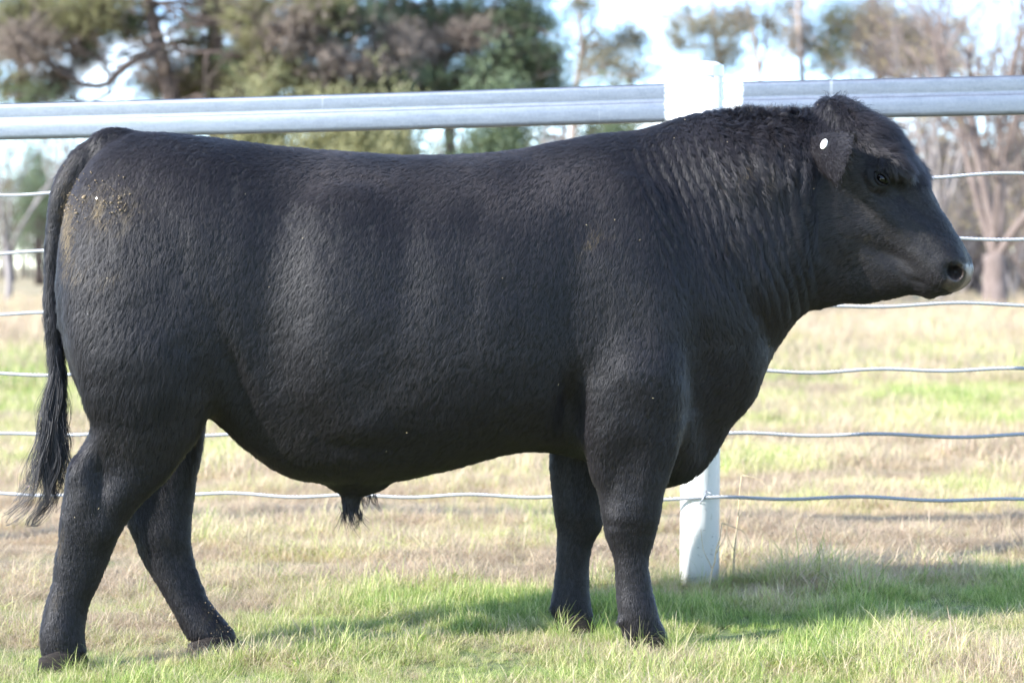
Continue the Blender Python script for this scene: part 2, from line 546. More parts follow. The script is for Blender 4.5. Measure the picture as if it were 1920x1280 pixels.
def build_fence():
    root = empty('cattle_fence', (FX, FY, float(gz(FX, FY))))
    tag(root, 'cattle fence with a white pipe post, galvanised rail and wire cables behind the bull', 'fence')
    # white paint on steel
    wm, t, p = new_mat('white_paint')
    co = objco(t)
    n1 = noise(t, 14, 5, 0.6, co); n2 = noise(t, 55, 4, 0.6, co, (1, 1, 0.35))
    c = mixc(t, ramp(t, n2, [(0.62, (0, 0, 0)), (0.70, (1, 1, 1))]), (0.75, 0.75, 0.74), (0.58, 0.56, 0.52))
    sx = t.nodes.new('ShaderNodeSeparateXYZ'); t.links.new(co, sx.inputs[0])
    low = node(t, 'ShaderNodeMapRange'); t.links.new(sx.outputs['Z'], low.inputs['Value'])
    low.inputs['From Min'].default_value = 0.38; low.inputs['From Max'].default_value = 0.02
    sc = math_n(t, 'MULTIPLY', ramp(t, noise(t, 42, 3, 0.75, co, (0.8, 0.8, 2.2)), [(0.655, (0, 0, 0)), (0.69, (1, 1, 1))]), low.outputs[0])
    c = mixc(t, sc, c, (0.10, 0.10, 0.11))
    t.links.new(c, p.inputs['Base Color'])
    p.inputs['Roughness'].default_value = 0.38
    bump(t, p, n2, 0.12, 0.004)
    # galvanised steel, brushed over with white paint near the post
    gm, t, p = new_mat('galvanised_steel')
    co = objco(t)
    st = noise(t, 70, 6, 0.75, co, (0.02, 1, 1)); sp = noise(t, 110, 3, 0.6, co)
    sx = t.nodes.new('ShaderNodeSeparateXYZ'); t.links.new(co, sx.inputs[0])
    dx = math_n(t, 'ABSOLUTE', math_n(t, 'SUBTRACT', sx.outputs['X'], FX))
    edge = math_n(t, 'ADD', dx, math_n(t, 'MULTIPLY', math_n(t, 'SUBTRACT', noise(t, 90, 3, 0.7, co, (0.12, 1, 1)), 0.5), 0.022))
    paint = ramp(t, edge, [(0.108, (1, 1, 1)), (0.120, (0, 0, 0))])
    drip = ramp(t, noise(t, 21, 2, 0.5, co, (1, 0.1, 0.1)), [(0.70, (0, 0, 0)), (0.74, (1, 1, 1))])
    paint2 = math_n(t, 'MAXIMUM', paint, math_n(t, 'MULTIPLY', drip, 0.16))
    c = mixc(t, st, (0.09, 0.103, 0.128), (0.21, 0.235, 0.275))
    c = mixc(t, math_n(t, 'MULTIPLY', sp, 0.3), c, (0.36, 0.39, 0.43))
    c = mixc(t, paint2, c, (0.80, 0.80, 0.79))
    t.links.new(c, p.inputs['Base Color'])
    inv = math_n(t, 'SUBTRACT', 1.0, paint2)
    t.links.new(math_n(t, 'MULTIPLY', inv, 0.85), p.inputs['Metallic'])
    t.links.new(math_n(t, 'ADD', math_n(t, 'MULTIPLY', st, 0.2), 0.36), p.inputs['Roughness'])
    bump(t, p, st, 0.1, 0.002)
    # strands
    cm, t, p = new_mat('cable_wire')
    p.inputs['Base Color'].default_value = (0.40, 0.42, 0.45, 1)
    p.inputs['Metallic'].default_value = 0.55
    p.inputs['Roughness'].default_value = 0.42

    # posts: one in view, the next on either side stand outside the frame
    for k, x in enumerate((FX, FX - 3.6, FX + 3.6)):
        y = fence_y(x); z0 = float(gz(x, y)) - 0.25
        top = 1.592 + FS * (x - FX)
        lean = 0.011
        T = Tubes(); n = 32
        T.add([(x - lean * 1.2, y, z0), (x - lean * .5, y, 0.8), (x, y, top)], [0.0605] * 3, n)
        po = T.build('post', wm, root)
        ang = np.arange(n) * 2 * math.pi / n
        prof = [(0.0605, -0.036), (0.0638, -0.034), (0.0640, -0.004), (0.0628, 0.001), (0.045, 0.010), (0.02, 0.013), (0.002, 0.0135)]
        v = np.array([[(x + r * math.cos(a), y + r * math.sin(a), top + h) for a in ang] for r, h in prof]).reshape(-1, 3)
        i = np.arange(len(prof) - 1)[:, None] * n; j = np.arange(n)[None]; jn = (j + 1) % n
        q = np.stack([i + j, i + jn, i + n + jn, i + n + j], -1).reshape(-1, 4)
        cap = mesh_np('post_cap', v, q, wm, root)
        cap.parent = po; cap.location = (0, 0, 0)
        for poly in cap.data.polygons: poly.use_smooth = poly.index >= 2 * n
    # weld collars where the rails meet the post, and the tie at the bottom cable
    # rails: closed oval profile with a pressed rib along the face
    pr = [(-0.0195, -0.058), (-0.0225, -0.054), (-0.0245, -0.046), (-0.0240, -0.020), (-0.0245, -0.002), (-0.0235, 0.0005), (-0.0195, 0.0035), (-0.0205, 0.014), (-0.0235, 0.044), (-0.0225, 0.053), (-0.018, 0.058),
          (0.018, 0.058), (0.0225, 0.053), (0.0245, 0.044), (0.0245, -0.046), (0.0225, -0.054), (0.0195, -0.058)]
    for a, b in ((FX - 3.6, FX), (FX, FX + 3.6)):
        xs = np.linspace(a, b, 40)
        V = []
        d = np.array((1, FM)); d /= np.linalg.norm(d); nrm = np.array((-d[1], d[0]))     # nrm points away from the lens
        for x in xs:
            sag = -0.006 * math.sin(math.pi * (x - a) / 3.6)
            zc = 1.481 + FS * (x - FX) + sag
            for u, w in pr:
                V.append((x + nrm[0] * u, fence_y(x) + nrm[1] * u, zc + w))
        n = len(pr)
        i = np.arange(len(xs) - 1)[:, None] * n; j = np.arange(n)[None]; jn = (j + 1) % n
        q = np.stack([i + j, i + n + j, i + n + jn, i + jn], -1).reshape(-1, 4)
        o = mesh_np('rail', np.array(V), q, gm, root)
    # cables
    rng = np.random.default_rng(5)
    for zr in (1.252, 1.067, 0.869, 0.675, 0.482, 0.291):
        xs = np.arange(-2.75, 3.15, 0.006)
        zc = zr + FS * (xs - 1.537) - 0.004
        ph = rng.uniform(0, 6.28, 4)
        zc = zc + 0.0042 * np.sin(xs * 15.5 + 0.9 * np.sin(xs * 1.7 + ph[3]) + ph[0]) + 0.0022 * np.sin(xs * 6.1 + ph[1])
        yc = fence_y(xs) - 0.0675 + 0.003 * np.sin(xs * 11 + ph[2])
        T = Tubes()
        for s in range(4):
            an = xs / 0.052 * 2 * math.pi + s * math.pi / 2
            T.add(np.stack([xs, yc + 0.0031 * np.cos(an), zc + 0.0031 * np.sin(an)], -1), 0.0027, 4)
        T.build('wire_cable', cm, root)
        # staple holding the cable to the post
        xx = FX - 0.004; zz = float(np.interp(xx, xs, zc)); yy = float(np.interp(xx, xs, yc))
        T = Tubes()
        T.add([(xx - 0.012, yy + 0.012, zz - 0.021), (xx - 0.008, yy - 0.004, zz - 0.012), (xx, yy - 0.0085, zz), (xx + 0.004, yy - 0.004, zz + 0.012), (xx + 0.010, yy + 0.012, zz + 0.020)], 0.0022, 6)
        T.add([(xx + 0.010, yy + 0.010, zz + 0.018), (xx + 0.018, yy - 0.004, zz + 0.014), (xx + 0.024, yy - 0.008, zz + 0.013)], 0.0018, 6)
        T.build('cable_tie', cm, root)


build_fence()


# ------------------------------------------------------------------ trees
def jitter_path(pts, n, amp, rng):
    pts = np.asarray(pts, float)
    s = np.linspace(0, 1, len(pts)); u = np.linspace(0, 1, n)
    out = np.stack([smooth_curve(s, pts[:, k])(u) for k in range(3)], -1)
    if amp:
        w = np.cumsum(rng.normal(0, 1, (n, 3)), 0); w -= np.linspace(0, 1, n)[:, None] * w[-1]
        out = out + w * amp / math.sqrt(n)
    return out


def grow(T, rng, p0, d, length, r, level, ends, spread=0.6, up=0.15, kids=(4, 6), ratio=0.62, sides=(7, 5, 4, 3, 3)):
    """A limb that wanders along d, then its side limbs."""
    n = max(4, 8 - 1 * level)
    d = np.asarray(d, float) / np.linalg.norm(d)
    pts, cur, dd = [np.asarray(p0, float)], np.asarray(p0, float), d
    for k in range(n - 1):
        dd = dd + rng.normal(0, 0.13, 3) + np.array((0, 0, up * 0.25))
        dd /= np.linalg.norm(dd)
        cur = cur + dd * length / (n - 1)
        pts.append(cur)
    pts = np.array(pts)
    radii = np.linspace(r, r * (0.42 if level else 0.5), n)
    lv = len(kids)
    T.add(pts, radii, sides[min(level, 4)], rng.random(), cap=False)
    if level >= lv:
        ends.append((pts[-1], dd)); ends.append((pts[n // 2], dd))
        return
    c = rng.integers(kids[level] - 1, kids[level] + 2)
    for k in range(c):
        u = rng.uniform(0.28, 1.0)
        i = min(int(u * (n - 1)), n - 2); f = u * (n - 1) - i
        q = pts[i] * (1 - f) + pts[i + 1] * f
        t = pts[i + 1] - pts[i]; t /= np.linalg.norm(t)
        s = rng.normal(0, 1, 3); s -= t * s.dot(t); s /= np.linalg.norm(s) + 1e-9
        nd = t * (1 - spread * 0.45) + s * spread + np.array((0, 0, up))
        grow(T, rng, q, nd, length * ratio * rng.uniform(0.7, 1.2), radii[i] * rng.uniform(0.45, 0.65), level + 1, ends, spread, up, kids, ratio, sides)


def leaves_np(rng, centres, per, spread, length, width, droop=0.0, up=0.0):
    """Narrow quads round each centre: verts, faces, tint."""
    m = len(centres) * per
    c = np.repeat(centres, per, 0) + rng.normal(0, 1, (m, 3)) * spread
    d = rng.normal(0, 1, (m, 3)); d[:, 2] += up - droop
    d /= np.linalg.norm(d, axis=1, keepdims=True)
    s = np.cross(d, rng.normal(0, 1, (m, 3))); s /= np.linalg.norm(s, axis=1, keepdims=True) + 1e-9
    ln = length * rng.uniform(0.6, 1.3, m)[:, None]; w = width * rng.uniform(0.6, 1.3, m)[:, None]
    v = np.stack([c - s * w * 0.25, c + d * ln * 0.5 - s * w * 0.5, c + d * ln, c + d * ln * 0.5 + s * w * 0.5], 1).reshape(-1, 3)
    f = (np.arange(m)[:, None] * 4 + np.arange(4)[None])
    tint = np.repeat(np.clip(rng.normal(0.5, 0.2, len(centres)).repeat(per) + rng.normal(0, 0.14, m), 0, 1), 4)
    return v, f, tint


def needles_np(rng, tips, dirs, per, length, width):
    """Tufts of needles fanning out from each tip."""
    m = len(tips) * per
    c = np.repeat(tips, per, 0) + rng.normal(0, 0.03, (m, 3))
    d = np.repeat(dirs, per, 0) + rng.normal(0, 0.6, (m, 3))
    d /= np.linalg.norm(d, axis=1, keepdims=True)
    s = np.cross(d, rng.normal(0, 1, (m, 3))); s /= np.linalg.norm(s, axis=1, keepdims=True) + 1e-9
    ln = length * rng.uniform(0.6, 1.25, m)[:, None]
    v = np.stack([c - s * width, c + s * width, c + d * ln], 1).reshape(-1, 3)
    f = (np.arange(m)[:, None] * 3 + np.arange(3)[None])
    tint = np.repeat(np.clip(rng.normal(0.5, 0.22, len(tips)).repeat(per) + rng.normal(0, 0.12, m), 0, 1), 3)
    return v, f, tint


BARK_PINE = bark_mat('pine_bark', (0.045, 0.032, 0.028), (0.14, 0.105, 0.09))
BARK_GUM = bark_mat('gum_bark', (0.20, 0.155, 0.135), (0.42, 0.35, 0.31), 5)
BARK_BARE = bark_mat('bare_tree_bark', (0.105, 0.078, 0.068), (0.235, 0.185, 0.165), 7)
BARK_PALE = bark_mat('pale_bark', (0.17, 0.15, 0.145), (0.34, 0.305, 0.295), 6)
PINE_OLIVE = leaf_mat('pine_needles_olive', (0.13, 0.135, 0.06), (0.40, 0.38, 0.20), 0.4)
PINE_GREEN = leaf_mat('pine_needles_green', (0.065, 0.095, 0.06), (0.21, 0.26, 0.14), 0.38)
PINE_BROWN = leaf_mat('dead_needles', (0.17, 0.135, 0.11), (0.40, 0.325, 0.27), 0.3)
GUM_GREY = leaf_mat('gum_leaves_grey', (0.11, 0.115, 0.075), (0.33, 0.29, 0.20), 0.35)
GUM_DARK = leaf_mat('gum_leaves_dark', (0.07, 0.08, 0.04), (0.21, 0.20, 0.10), 0.3)
GUM_TAN = leaf_mat('gum_leaves_tan', (0.20, 0.165, 0.12), (0.44, 0.36, 0.27), 0.35)
BUDS = leaf_mat('withered_leaves', (0.22, 0.17, 0.11), (0.46, 0.38, 0.16), 0.3)


def px3(px, py, Y, dy=0.0):
    return np.array((PX(px, Y), Y + dy, PZ(py, Y)))


def pine(label, Y, base_px, path, r0, limbs, blobs, seed):
    """path and limbs give (column, row) at distance Y; blobs = (column, row, rx, ry, tufts, material key)."""
    rng = np.random.default_rng(seed)
    bz = float(gz(PX(base_px, Y), Y))
    root = empty('pine_tree', (PX(base_px, Y), Y, bz))
    tag(root, label, 'tree', 'pines behind the fence')
    T = Tubes()
    pts = [px3(base_px, 0, Y)] + [px3(a, b, Y) for a, b in path]
    pts[0][2] = bz - 0.2
    trunk = jitter_path(pts, 26, 0.05, rng)
    T.add(trunk, np.linspace(r0 * 1.15, r0 * 0.45, 26), 10)
    for li in limbs:
        lp = [px3(a, b, Y, dy * rng.uniform(0.5, 1.2)) for (a, b), dy in zip(li[1:], np.linspace(0, li[0][1], len(li) - 1))]
        p = jitter_path(lp, 14, 0.10, rng)
        T.add(p, np.linspace(li[0][0], li[0][0] * 0.4, 14), 6)
        for k in range(int(6 + 4 * rng.random())):
            i = rng.integers(3, 14)
            e = []
            dd = rng.normal(0, 1, 3); dd[2] += 0.3
            grow(T, rng, p[i], dd, rng.uniform(0.5, 1.3), li[0][0] * 0.28, 0, e, 0.7, 0.1, (3, 3))
    for k in range(9):                                    # further boughs, some bare
        i = rng.integers(7, 25); s = rng.choice((-1, 1))
        ln = rng.uniform(1.6, 3.6)
        end = trunk[i] + np.array((s * ln, rng.normal(0, 0.8), rng.uniform(-0.5, 0.9)))
        p = jitter_path([trunk[i], (trunk[i] + end) / 2 + np.array((0, 0, rng.uniform(-0.35, 0.1))), end], 12, 0.16, rng)
        T.add(p, np.linspace(0.055, 0.016, 12), 5)
        for q in range(6):
            j = rng.integers(3, 12); dd = rng.normal(0, 1, 3); e = []
            grow(T, rng, p[j], dd, rng.uniform(0.4, 1.1), 0.018, 0, e, 0.7, 0.05, (3, 3))
    v_all = {}
    for (bx, by, rx, ry, n, mk) in blobs:
        c = px3(bx, by, Y, rng.uniform(-0.8, 0.8))
        RX, RZ = rx * Y / F, ry * Y / F
        RY = min(RX, 1.6)
        # woody sprays from the middle of the blob out, needles along their outer half
        tips, dirs = [], []
        ns = max(6, n // 6)
        for k in range(ns):
            e = rng.normal(0, 1, 3); e /= np.linalg.norm(e); e *= 1.28 * rng.random() ** 0.6
            end = c + e * (RX, RY, RZ)
            start = c + (end - c) * 0.15 + rng.normal(0, 0.15, 3) + np.array((0, 0, -0.25 * RZ))
            p = jitter_path([start, (start + end) / 2 + rng.normal(0, 0.12, 3), end], 6, 0.1, rng)
            T.add(p, np.linspace(0.022, 0.006, 6), 3, cap=False)
            q = max(1, int(n * 1.15) // ns)
            u = rng.uniform(0.25, 1.05, q)[:, None]
            tips.append(start + (end - start) * u + rng.normal(0, 0.17, (q, 3)))
            dirs.append(np.tile(e * 0.8 + np.array((0, 0, 0.35)), (q, 1)) + rng.normal(0, 0.35, (q, 3)))
        r = needles_np(rng, np.concatenate(tips), np.concatenate(dirs), 10, 0.20, 0.0075)
        v_all.setdefault(mk, []).append(r)
    T.build('trunk', BARK_PINE, root)
    for mk, rs in v_all.items():
        off, V, Fc, Ti = 0, [], [], []
        for v, f, ti in rs:
            V.append(v); Fc.append(f + off); Ti.append(ti); off += len(v)
        mat = {'o': PINE_OLIVE, 'g': PINE_GREEN, 'b': PINE_BROWN}[mk]
        mesh_np('crown', np.concatenate(V), np.concatenate(Fc), mat, root, False, {'tint': np.concatenate(Ti)})
    return root


pine('tall pine with a leaning dark trunk and a long crooked low bough', 46, 352,
     [(338, 300), (322, 180), (305, 95), (286, 25), (270, -60), (250, -200), (240, -380)], 0.18,
     [((0.10, -1.0), (300, 92), (262, 110), (228, 140), (205, 166), (150, 155), (112, 132), (88, 108), (60, 96)),
      ((0.055, 0.6), (207, 166), (185, 178), (150, 186), (120, 184)),
      ((0.06, -0.4), (292, 78), (258, 62), (215, 48), (160, 40)),
      ((0.06, 1.0), (312, 84), (345, 72), (380, 62), (410, 62)),
      ((0.05, 1.2), (318, 100), (350, 94), (392, 98)),
      ((0.07, 0.5), (280, 10), (330, 4), (380, 8), (430, 20)),
      ((0.06, 1.2), (278, 12), (230, 2), (180, -6)),
      ((0.08, -1), (262, -90), (330, -130), (400, -140)), ((0.08, 1), (258, -120), (190, -160), (120, -170))],
     [(110, 60, 150, 40, 420, 'b'), (300, 130, 60, 26, 130, 'b'), (20, 150, 50, 40, 300, 'o'), (55, 20, 95, 42, 900, 'o'), (170, 22, 100, 34, 900, 'o'), (60, 92, 60, 40, 420, 'b'), (18, 62, 40, 60, 420, 'o'), (110, 150, 42, 26, 230, 'b'), (250, 52, 26, 22, 150, 'g'),
      (150, 96, 60, 16, 130, 'g'), (80, 178, 60, 14, 150, 'g'), (360, 52, 24, 14, 60, 'g'),
      (250, -110, 240, 90, 1200, 'o'), (250, -280, 180, 100, 700, 'g')], 11)
pine('straight thick pine trunk with olive needles low on it', 47, 412,
     [(408, 300), (405, 160), (404, 80), (403, 20), (400, -80), (396, -260), (394, -420)], 0.19,
     [((0.06, -0.6), (412, 44), (440, 60), (466, 92), (492, 118)), ((0.06, 1), (404, 150), (360, 152), (310, 166)),
      ((0.05, -0.5), (404, 120), (440, 135), (500, 150))],
     [(380, 112, 26, 36, 160, 'o'), (340, 158, 80, 22, 700, 'o'), (440, 150, 60, 30, 560, 'o'), (412, 14, 30, 34, 380, 'b'), (445, 130, 30, 30, 240, 'o'), (400, -140, 140, 90, 800, 'o'), (395, -300, 120, 90, 500, 'g')], 12)
pine('broad pine with a forked dark trunk and dead brown twigs', 44, 500,
     [(498, 300), (494, 180), (492, 110), (486, 40), (478, -40), (470, -240), (468, -420)], 0.21,
     [((0.14, 0.4), (500, 190), (522, 150), (546, 90), (560, 30), (566, -60)),
      ((0.08, -0.8), (498, 120), (560, 135), (620, 138), (680, 128)), ((0.07, 0.6), (545, 100), (600, 80), (660, 66), (730, 40)),
      ((0.07, -0.6), (492, 90), (460, 70), (440, 40), (420, 10)), ((0.06, -0.8), (500, 96), (530, 130), (556, 150))],
     [(600, 160, 90, 24, 420, 'o'), (700, 150, 80, 28, 420, 'g'), (470, 100, 50, 40, 300, 'g'), (480, 40, 60, 60, 460, 'o'), (560, 60, 90, 50, 520, 'b'), (640, 125, 100, 26, 380, 'b'), (640, 30, 80, 34, 640, 'g'), (520, 140, 55, 30, 420, 'o'), (600, 18, 60, 30, 380, 'o'),
      (730, 86, 60, 36, 400, 'b'), (610, 92, 60, 20, 240, 'g'), (520, -110, 200, 90, 900, 'o'), (500, -280, 160, 100, 600, 'g')], 13)
pine('dense dark green pine ending in open sky on its right', 50, 850,
     [(846, 300), (838, 190), (826, 120), (812, 50), (800, -50), (790, -240), (786, -420)], 0.13,
     [((0.09, -0.5), (830, 130), (870, 70), (920, 60), (990, 50)), ((0.08, 0.6), (842, 200), (900, 150), (960, 140), (1030, 130)),
      ((0.06, -0.4), (830, 120), (780, 90), (740, 70), (700, 66)), ((0.05, 0.5), (842, 190), (870, 120), (880, 60)), ((0.05, .3), (846, 210), (800, 120), (770, 110))],
     [(800, 165, 90, 22, 420, 'g'), (900, 162, 80, 24, 420, 'g'), (1010, 160, 50, 20, 260, 'g'), (800, 120, 90, 40, 260, 'b'), (880, 140, 120, 26, 300, 'g'), (790, 40, 70, 44, 620, 'g'), (870, 38, 80, 60, 900, 'g'), (970, 30, 90, 56, 1000, 'g'), (1012, 112, 58, 44, 620, 'g'), (950, 108, 70, 40, 560, 'g'), (880, 78, 60, 30, 300, 'b'), (790, 92, 60, 26, 280, 'b'),
      (730, 30, 50, 40, 380, 'g'), (720, 120, 50, 26, 240, 'g'), (900, -90, 190, 80, 1000, 'g'), (850, -260, 160, 100, 700, 'g')], 14)


def bush(name, label, Y, cx, ctop, rx, n, mat, seed, bark=BARK_PINE, cat='shrub', group=None):
    """Leafy shrub from the ground up to row ctop."""
    rng = np.random.default_rng(seed)
    x = PX(cx, Y); z0 = float(gz(x, Y)); H = PZ(ctop, Y) - z0; R = rx * Y / F
    root = empty(name, (x, Y, z0))
    tag(root, label, cat, group)
    T = Tubes(); cs = []
    for k in range(16):
        e = rng.normal(0, 1, 3); e /= np.linalg.norm(e); e *= rng.random() ** 0.4
        end = np.array((x, Y, z0 + H * 0.58)) + e * (R, min(R, 2.0), H * 0.42)
        p = jitter_path([(x + rng.normal(0, 0.15), Y, z0 - 0.05), (x + (end[0] - x) * 0.4, Y + (end[1] - Y) * .3, z0 + H * 0.35), end], 8, 0.15, rng)
        T.add(p, np.linspace(0.05, 0.012, 8), 5)
        m = n // 16
        cs.append(end + rng.normal(0, 1, (m, 3)) * (R * 0.30, R * 0.25, H * 0.15))
    T.build('stem', bark, root)
    v, f, ti = leaves_np(rng, np.concatenate(cs), 14, 0.11, 0.15, 0.045, up=0.4)
    mesh_np('foliage', v, f, mat, root, False, {'tint': ti})
    return root


bush('leafy_shrub', 'sunlit olive shrub seen between the rail and the hollow of the back', 40, 650, 232, 120, 2400, PINE_OLIVE, 31)
bush('leafy_shrub', 'dark green shrub seen under the rail above the withers', 42, 905, 228, 75, 1700, PINE_GREEN, 32)
bush('leafy_shrub', 'small green shrub below the rail left of the neck crest', 43, 1130, 226, 46, 900, PINE_GREEN, 33)
bush('leafy_shrub', 'olive shrub just above the hips under the rail', 41, 470, 238, 80, 1300, PINE_OLIVE, 34)


def gum(label, Y, base_px, path, r0, limbs, blobs, seed, bark=BARK_GUM):
    rng = np.random.default_rng(seed)
    x = PX(base_px, Y); bz = float(gz(x, Y))
    root = empty('gum_tree', (x, Y, bz))
    tag(root, label, 'tree', 'gum trees behind the fence')
    T = Tubes()
    pts = [px3(base_px, 0, Y)] + [px3(a, b, Y) for a, b in path]
    pts[0][2] = bz - 0.2
    tr = jitter_path(pts, 24, 0.08, rng)
    T.add(tr, np.linspace(r0 * 1.2, r0 * 0.4, 24), 8)
    for li in limbs:
        lp = [px3(a, b, Y, dy * rng.uniform(0.5, 1.2)) for (a, b), dy in zip(li[1:], np.linspace(0, li[0][1], len(li) - 1))]
        T.add(jitter_path(lp, 12, 0.08, rng), np.linspace(li[0][0], li[0][0] * 0.35, 12), 6)
    groups = {}
    for (bx, by, rx, ry, n, mk) in blobs:
        c = px3(bx, by, Y, rng.uniform(-1.2, 1.2))
        RX, RZ = rx * Y / F, ry * Y / F; RY = min(RX, 2.2)
        # nearest point of the trunk feeds the blob
        src = tr[np.argmin(np.linalg.norm(tr - (c - np.array((0, 0, RZ * 0.8))), axis=1))]
        T.add(jitter_path([src, (src * 0.4 + c * 0.6) - np.array((0, 0, 0.2 * RZ)), c], 10, 0.12, rng), np.linspace(r0 * 0.4, 0.03, 10), 5)
        for k in range(7):
            e = rng.normal(0, 1, 3); e /= np.linalg.norm(e); e *= 0.55 + 0.45 * rng.random()
            end = c + e * (RX, RY, RZ)
            T.add(jitter_path([c, (c + end) / 2 + rng.normal(0, 0.1, 3), end], 6, 0.12, rng), np.linspace(0.03, 0.008, 6), 3, cap=False)
            m = max(4, int(n * 1.35) // 7)
            groups.setdefault(mk, []).append(end + rng.normal(0, 1, (m, 3)) * (RX * 0.46, RY * 0.4, RZ * 0.42))
    T.build('trunk', bark, root)
    for mk, cs in groups.items():
        v, f, ti = leaves_np(rng, np.concatenate(cs), 7, 0.10, 0.17, 0.034, droop=0.9)
        mesh_np('crown', v, f, {'g': GUM_GREY, 'd': GUM_DARK, 't': GUM_TAN}[mk], root, False, {'tint': ti})
    return root


gum('thin wispy gum standing in the open sky right of the dark pine', 62, 1074,
    [(1074, 300), (1078, 170), (1088, 110), (1090, 60), (1084, 20), (1076, -60), (1070, -200)], 0.10,
    [((0.05, 0.5), (1088, 100), (1110, 60), (1122, 10), (1128, -30))],
    [(1120, 82, 46, 26, 150, 'g'), (1168, 78, 36, 24, 120, 'g'), (1130, 130, 80, 28, 240, 'g'), (1190, 150, 40, 18, 70, 'g'), (1096, 16, 28, 24, 80, 'g'), (1160, 220, 60, 30, 160, 'd'), (1080, -90, 90, 60, 300, 'g')], 41)
gum('slender gum with sparse grey crown above the left end of the painted rail', 66, 1352,
    [(1350, 300), (1346, 180), (1352, 120), (1340, 60), (1336, 10), (1330, -80), (1326, -220)], 0.11,
    [((0.05, 0.5), (1350, 110), (1380, 60), (1396, 10))],
    [(1296, 30, 42, 28, 150, 'g'), (1330, 66, 46, 24, 150, 'g'), (1350, 106, 52, 26, 210, 'g'), (1376, 34, 34, 26, 110, 't'), (1270, 84, 26, 20, 50, 'g'), (1330, -60, 100, 60, 300, 'g')], 42)
gum('pinkish bare-stemmed gum standing just right of the white post', 70, 1432,
    [(1434, 300), (1430, 180), (1424, 110), (1416, 60), (1404, 10), (1394, -60), (1390, -200)], 0.10,
    [((0.06, 0.5), (1428, 130), (1440, 80), (1446, 30), (1440, -20))],
    [(1400, 30, 40, 26, 110, 'g'), (1446, 40, 34, 34, 120, 'g'), (1480, 90, 30, 26, 70, 't'), (1420, -80, 90, 60, 280, 'g')], 43)
gum('gum with straight pale stem and dark clumps above the poll', 68, 1504,
    [(1504, 300), (1504, 180), (1502, 120), (1496, 60), (1492, 10), (1488, -80), (1486, -220)], 0.11,
    [((0.05, 0.5), (1502, 110), (1530, 70), (1556, 30))],
    [(1516, 44, 34, 46, 160, 't'), (1556, 60, 38, 44, 260, 'd'), (1552, 112, 30, 26, 150, 'd'), (1490, 10, 30, 24, 80, 'g'), (1500, -80, 90, 60, 300, 'd')], 44)
gum('bushy tan gum with olive tufts right of the poll', 72, 1650,
    [(1650, 300), (1648, 190), (1652, 130), (1646, 70), (1640, 20), (1630, -60), (1626, -180)], 0.16,
    [((0.07, 0.5), (1650, 140), (1690, 90), (1740, 60)), ((0.06, -0.5), (1650, 130), (1600, 80), (1580, 30))],
    [(1612, 40, 44, 40, 330, 'd'), (1660, 30, 56, 34, 380, 't'), (1640, 92, 70, 36, 480, 't'), (1710, 66, 50, 34, 360, 'g'), (1766, 92, 46, 36, 360, 'g'), (1700, 122, 90, 22, 380, 't'), (1788, 50, 26, 22, 80, 'g'), (1660, -60, 110, 50, 420, 't')], 45)


def bare_tree(label, Y, base_px, fork_row, r0, limbs, seed, bark, group='bare trees behind the fence', kids=(5, 5, 4), height=6.0, buds=True, name='bare_tree'):
    rng = np.random.default_rng(seed)
    x = PX(base_px, Y); bz = float(gz(x, Y))
    root = empty(name, (x, Y, bz))
    tag(root, label, 'tree', group)
    T = Tubes(); ends = []
    zf = PZ(fork_row, Y)
    tr = jitter_path([(x, Y, bz - 0.2), (x + 0.03, Y, (bz + zf) / 2), (x, Y, zf)], 10, 0.04, rng)
    T.add(tr, np.linspace(r0 * 1.18, r0 * 0.95, 10), 10)
    for k in range(limbs):
        a = 2 * math.pi * k / limbs + rng.uniform(-0.4, 0.4)
        tilt = rng.uniform(0.12, 0.62)
        d = (math.cos(a) * tilt, math.sin(a) * tilt, 1)
        grow(T, rng, tr[-1] - np.array((0, 0, rng.uniform(0, 0.15 * (zf - bz)))), d, height * rng.uniform(0.75, 1.1), r0 * rng.uniform(0.28, 0.46), 0, ends, 0.66, 0.18, kids, 0.52)
    T.build('trunk', bark, root)
    if buds:
        c = np.array([e[0] for e in ends]); c = c[rng.random(len(c)) < 0.35]
        v, f, ti = leaves_np(rng, c, 2, 0.06, 0.09, 0.05)
        mesh_np('crown', v, f, BUDS, root, False, {'tint': ti})
    return root


bare_tree('stout bare tree with many upright limbs right of the muzzle', 48.8, 1864, 476, 0.25, 7, 51, BARK_BARE, height=6.4, kids=(6, 6, 4))
bare_tree('bare tree at the right edge behind the stout one', 56, 1950, 440, 0.16, 6, 52, BARK_BARE, height=6.0)
bare_tree('spreading bare tree above the nose with pale crooked limbs', 60, 1762, 400, 0.13, 6, 53, BARK_PALE, height=5.2)
bare_tree('bare tree half hidden by the forehead', 64, 1680, 400, 0.13, 6, 54, BARK_BARE, height=4.6)
bare_tree('pale bare sapling at the far left edge beside the tail', 58, 12, 470, 0.085, 6, 55, BARK_PALE, height=6.2, buds=False)
for k, (bx, Y, h, s) in enumerate(((1716, 56, 2.4, 61), (1752, 60, 2.9, 62), (1802, 62, 2.8, 63), (1836, 57, 2.1, 64), (1900, 60, 2.8, 65), (1935, 55, 2.3, 66), (1785, 70, 3.4, 67), (1880, 72, 3.4, 68), (1700, 72, 3.2, 69))):
    o = bare_tree('bare brown bush in the thicket behind the muzzle', Y, bx, 555 if Y < 66 else 540, 0.05, 9, s, BARK_BARE if k % 2 else BARK_PALE, 'bare bushes in the thicket', (5, 5), h, True, 'bare_bush')
    o['category'] = 'bush'

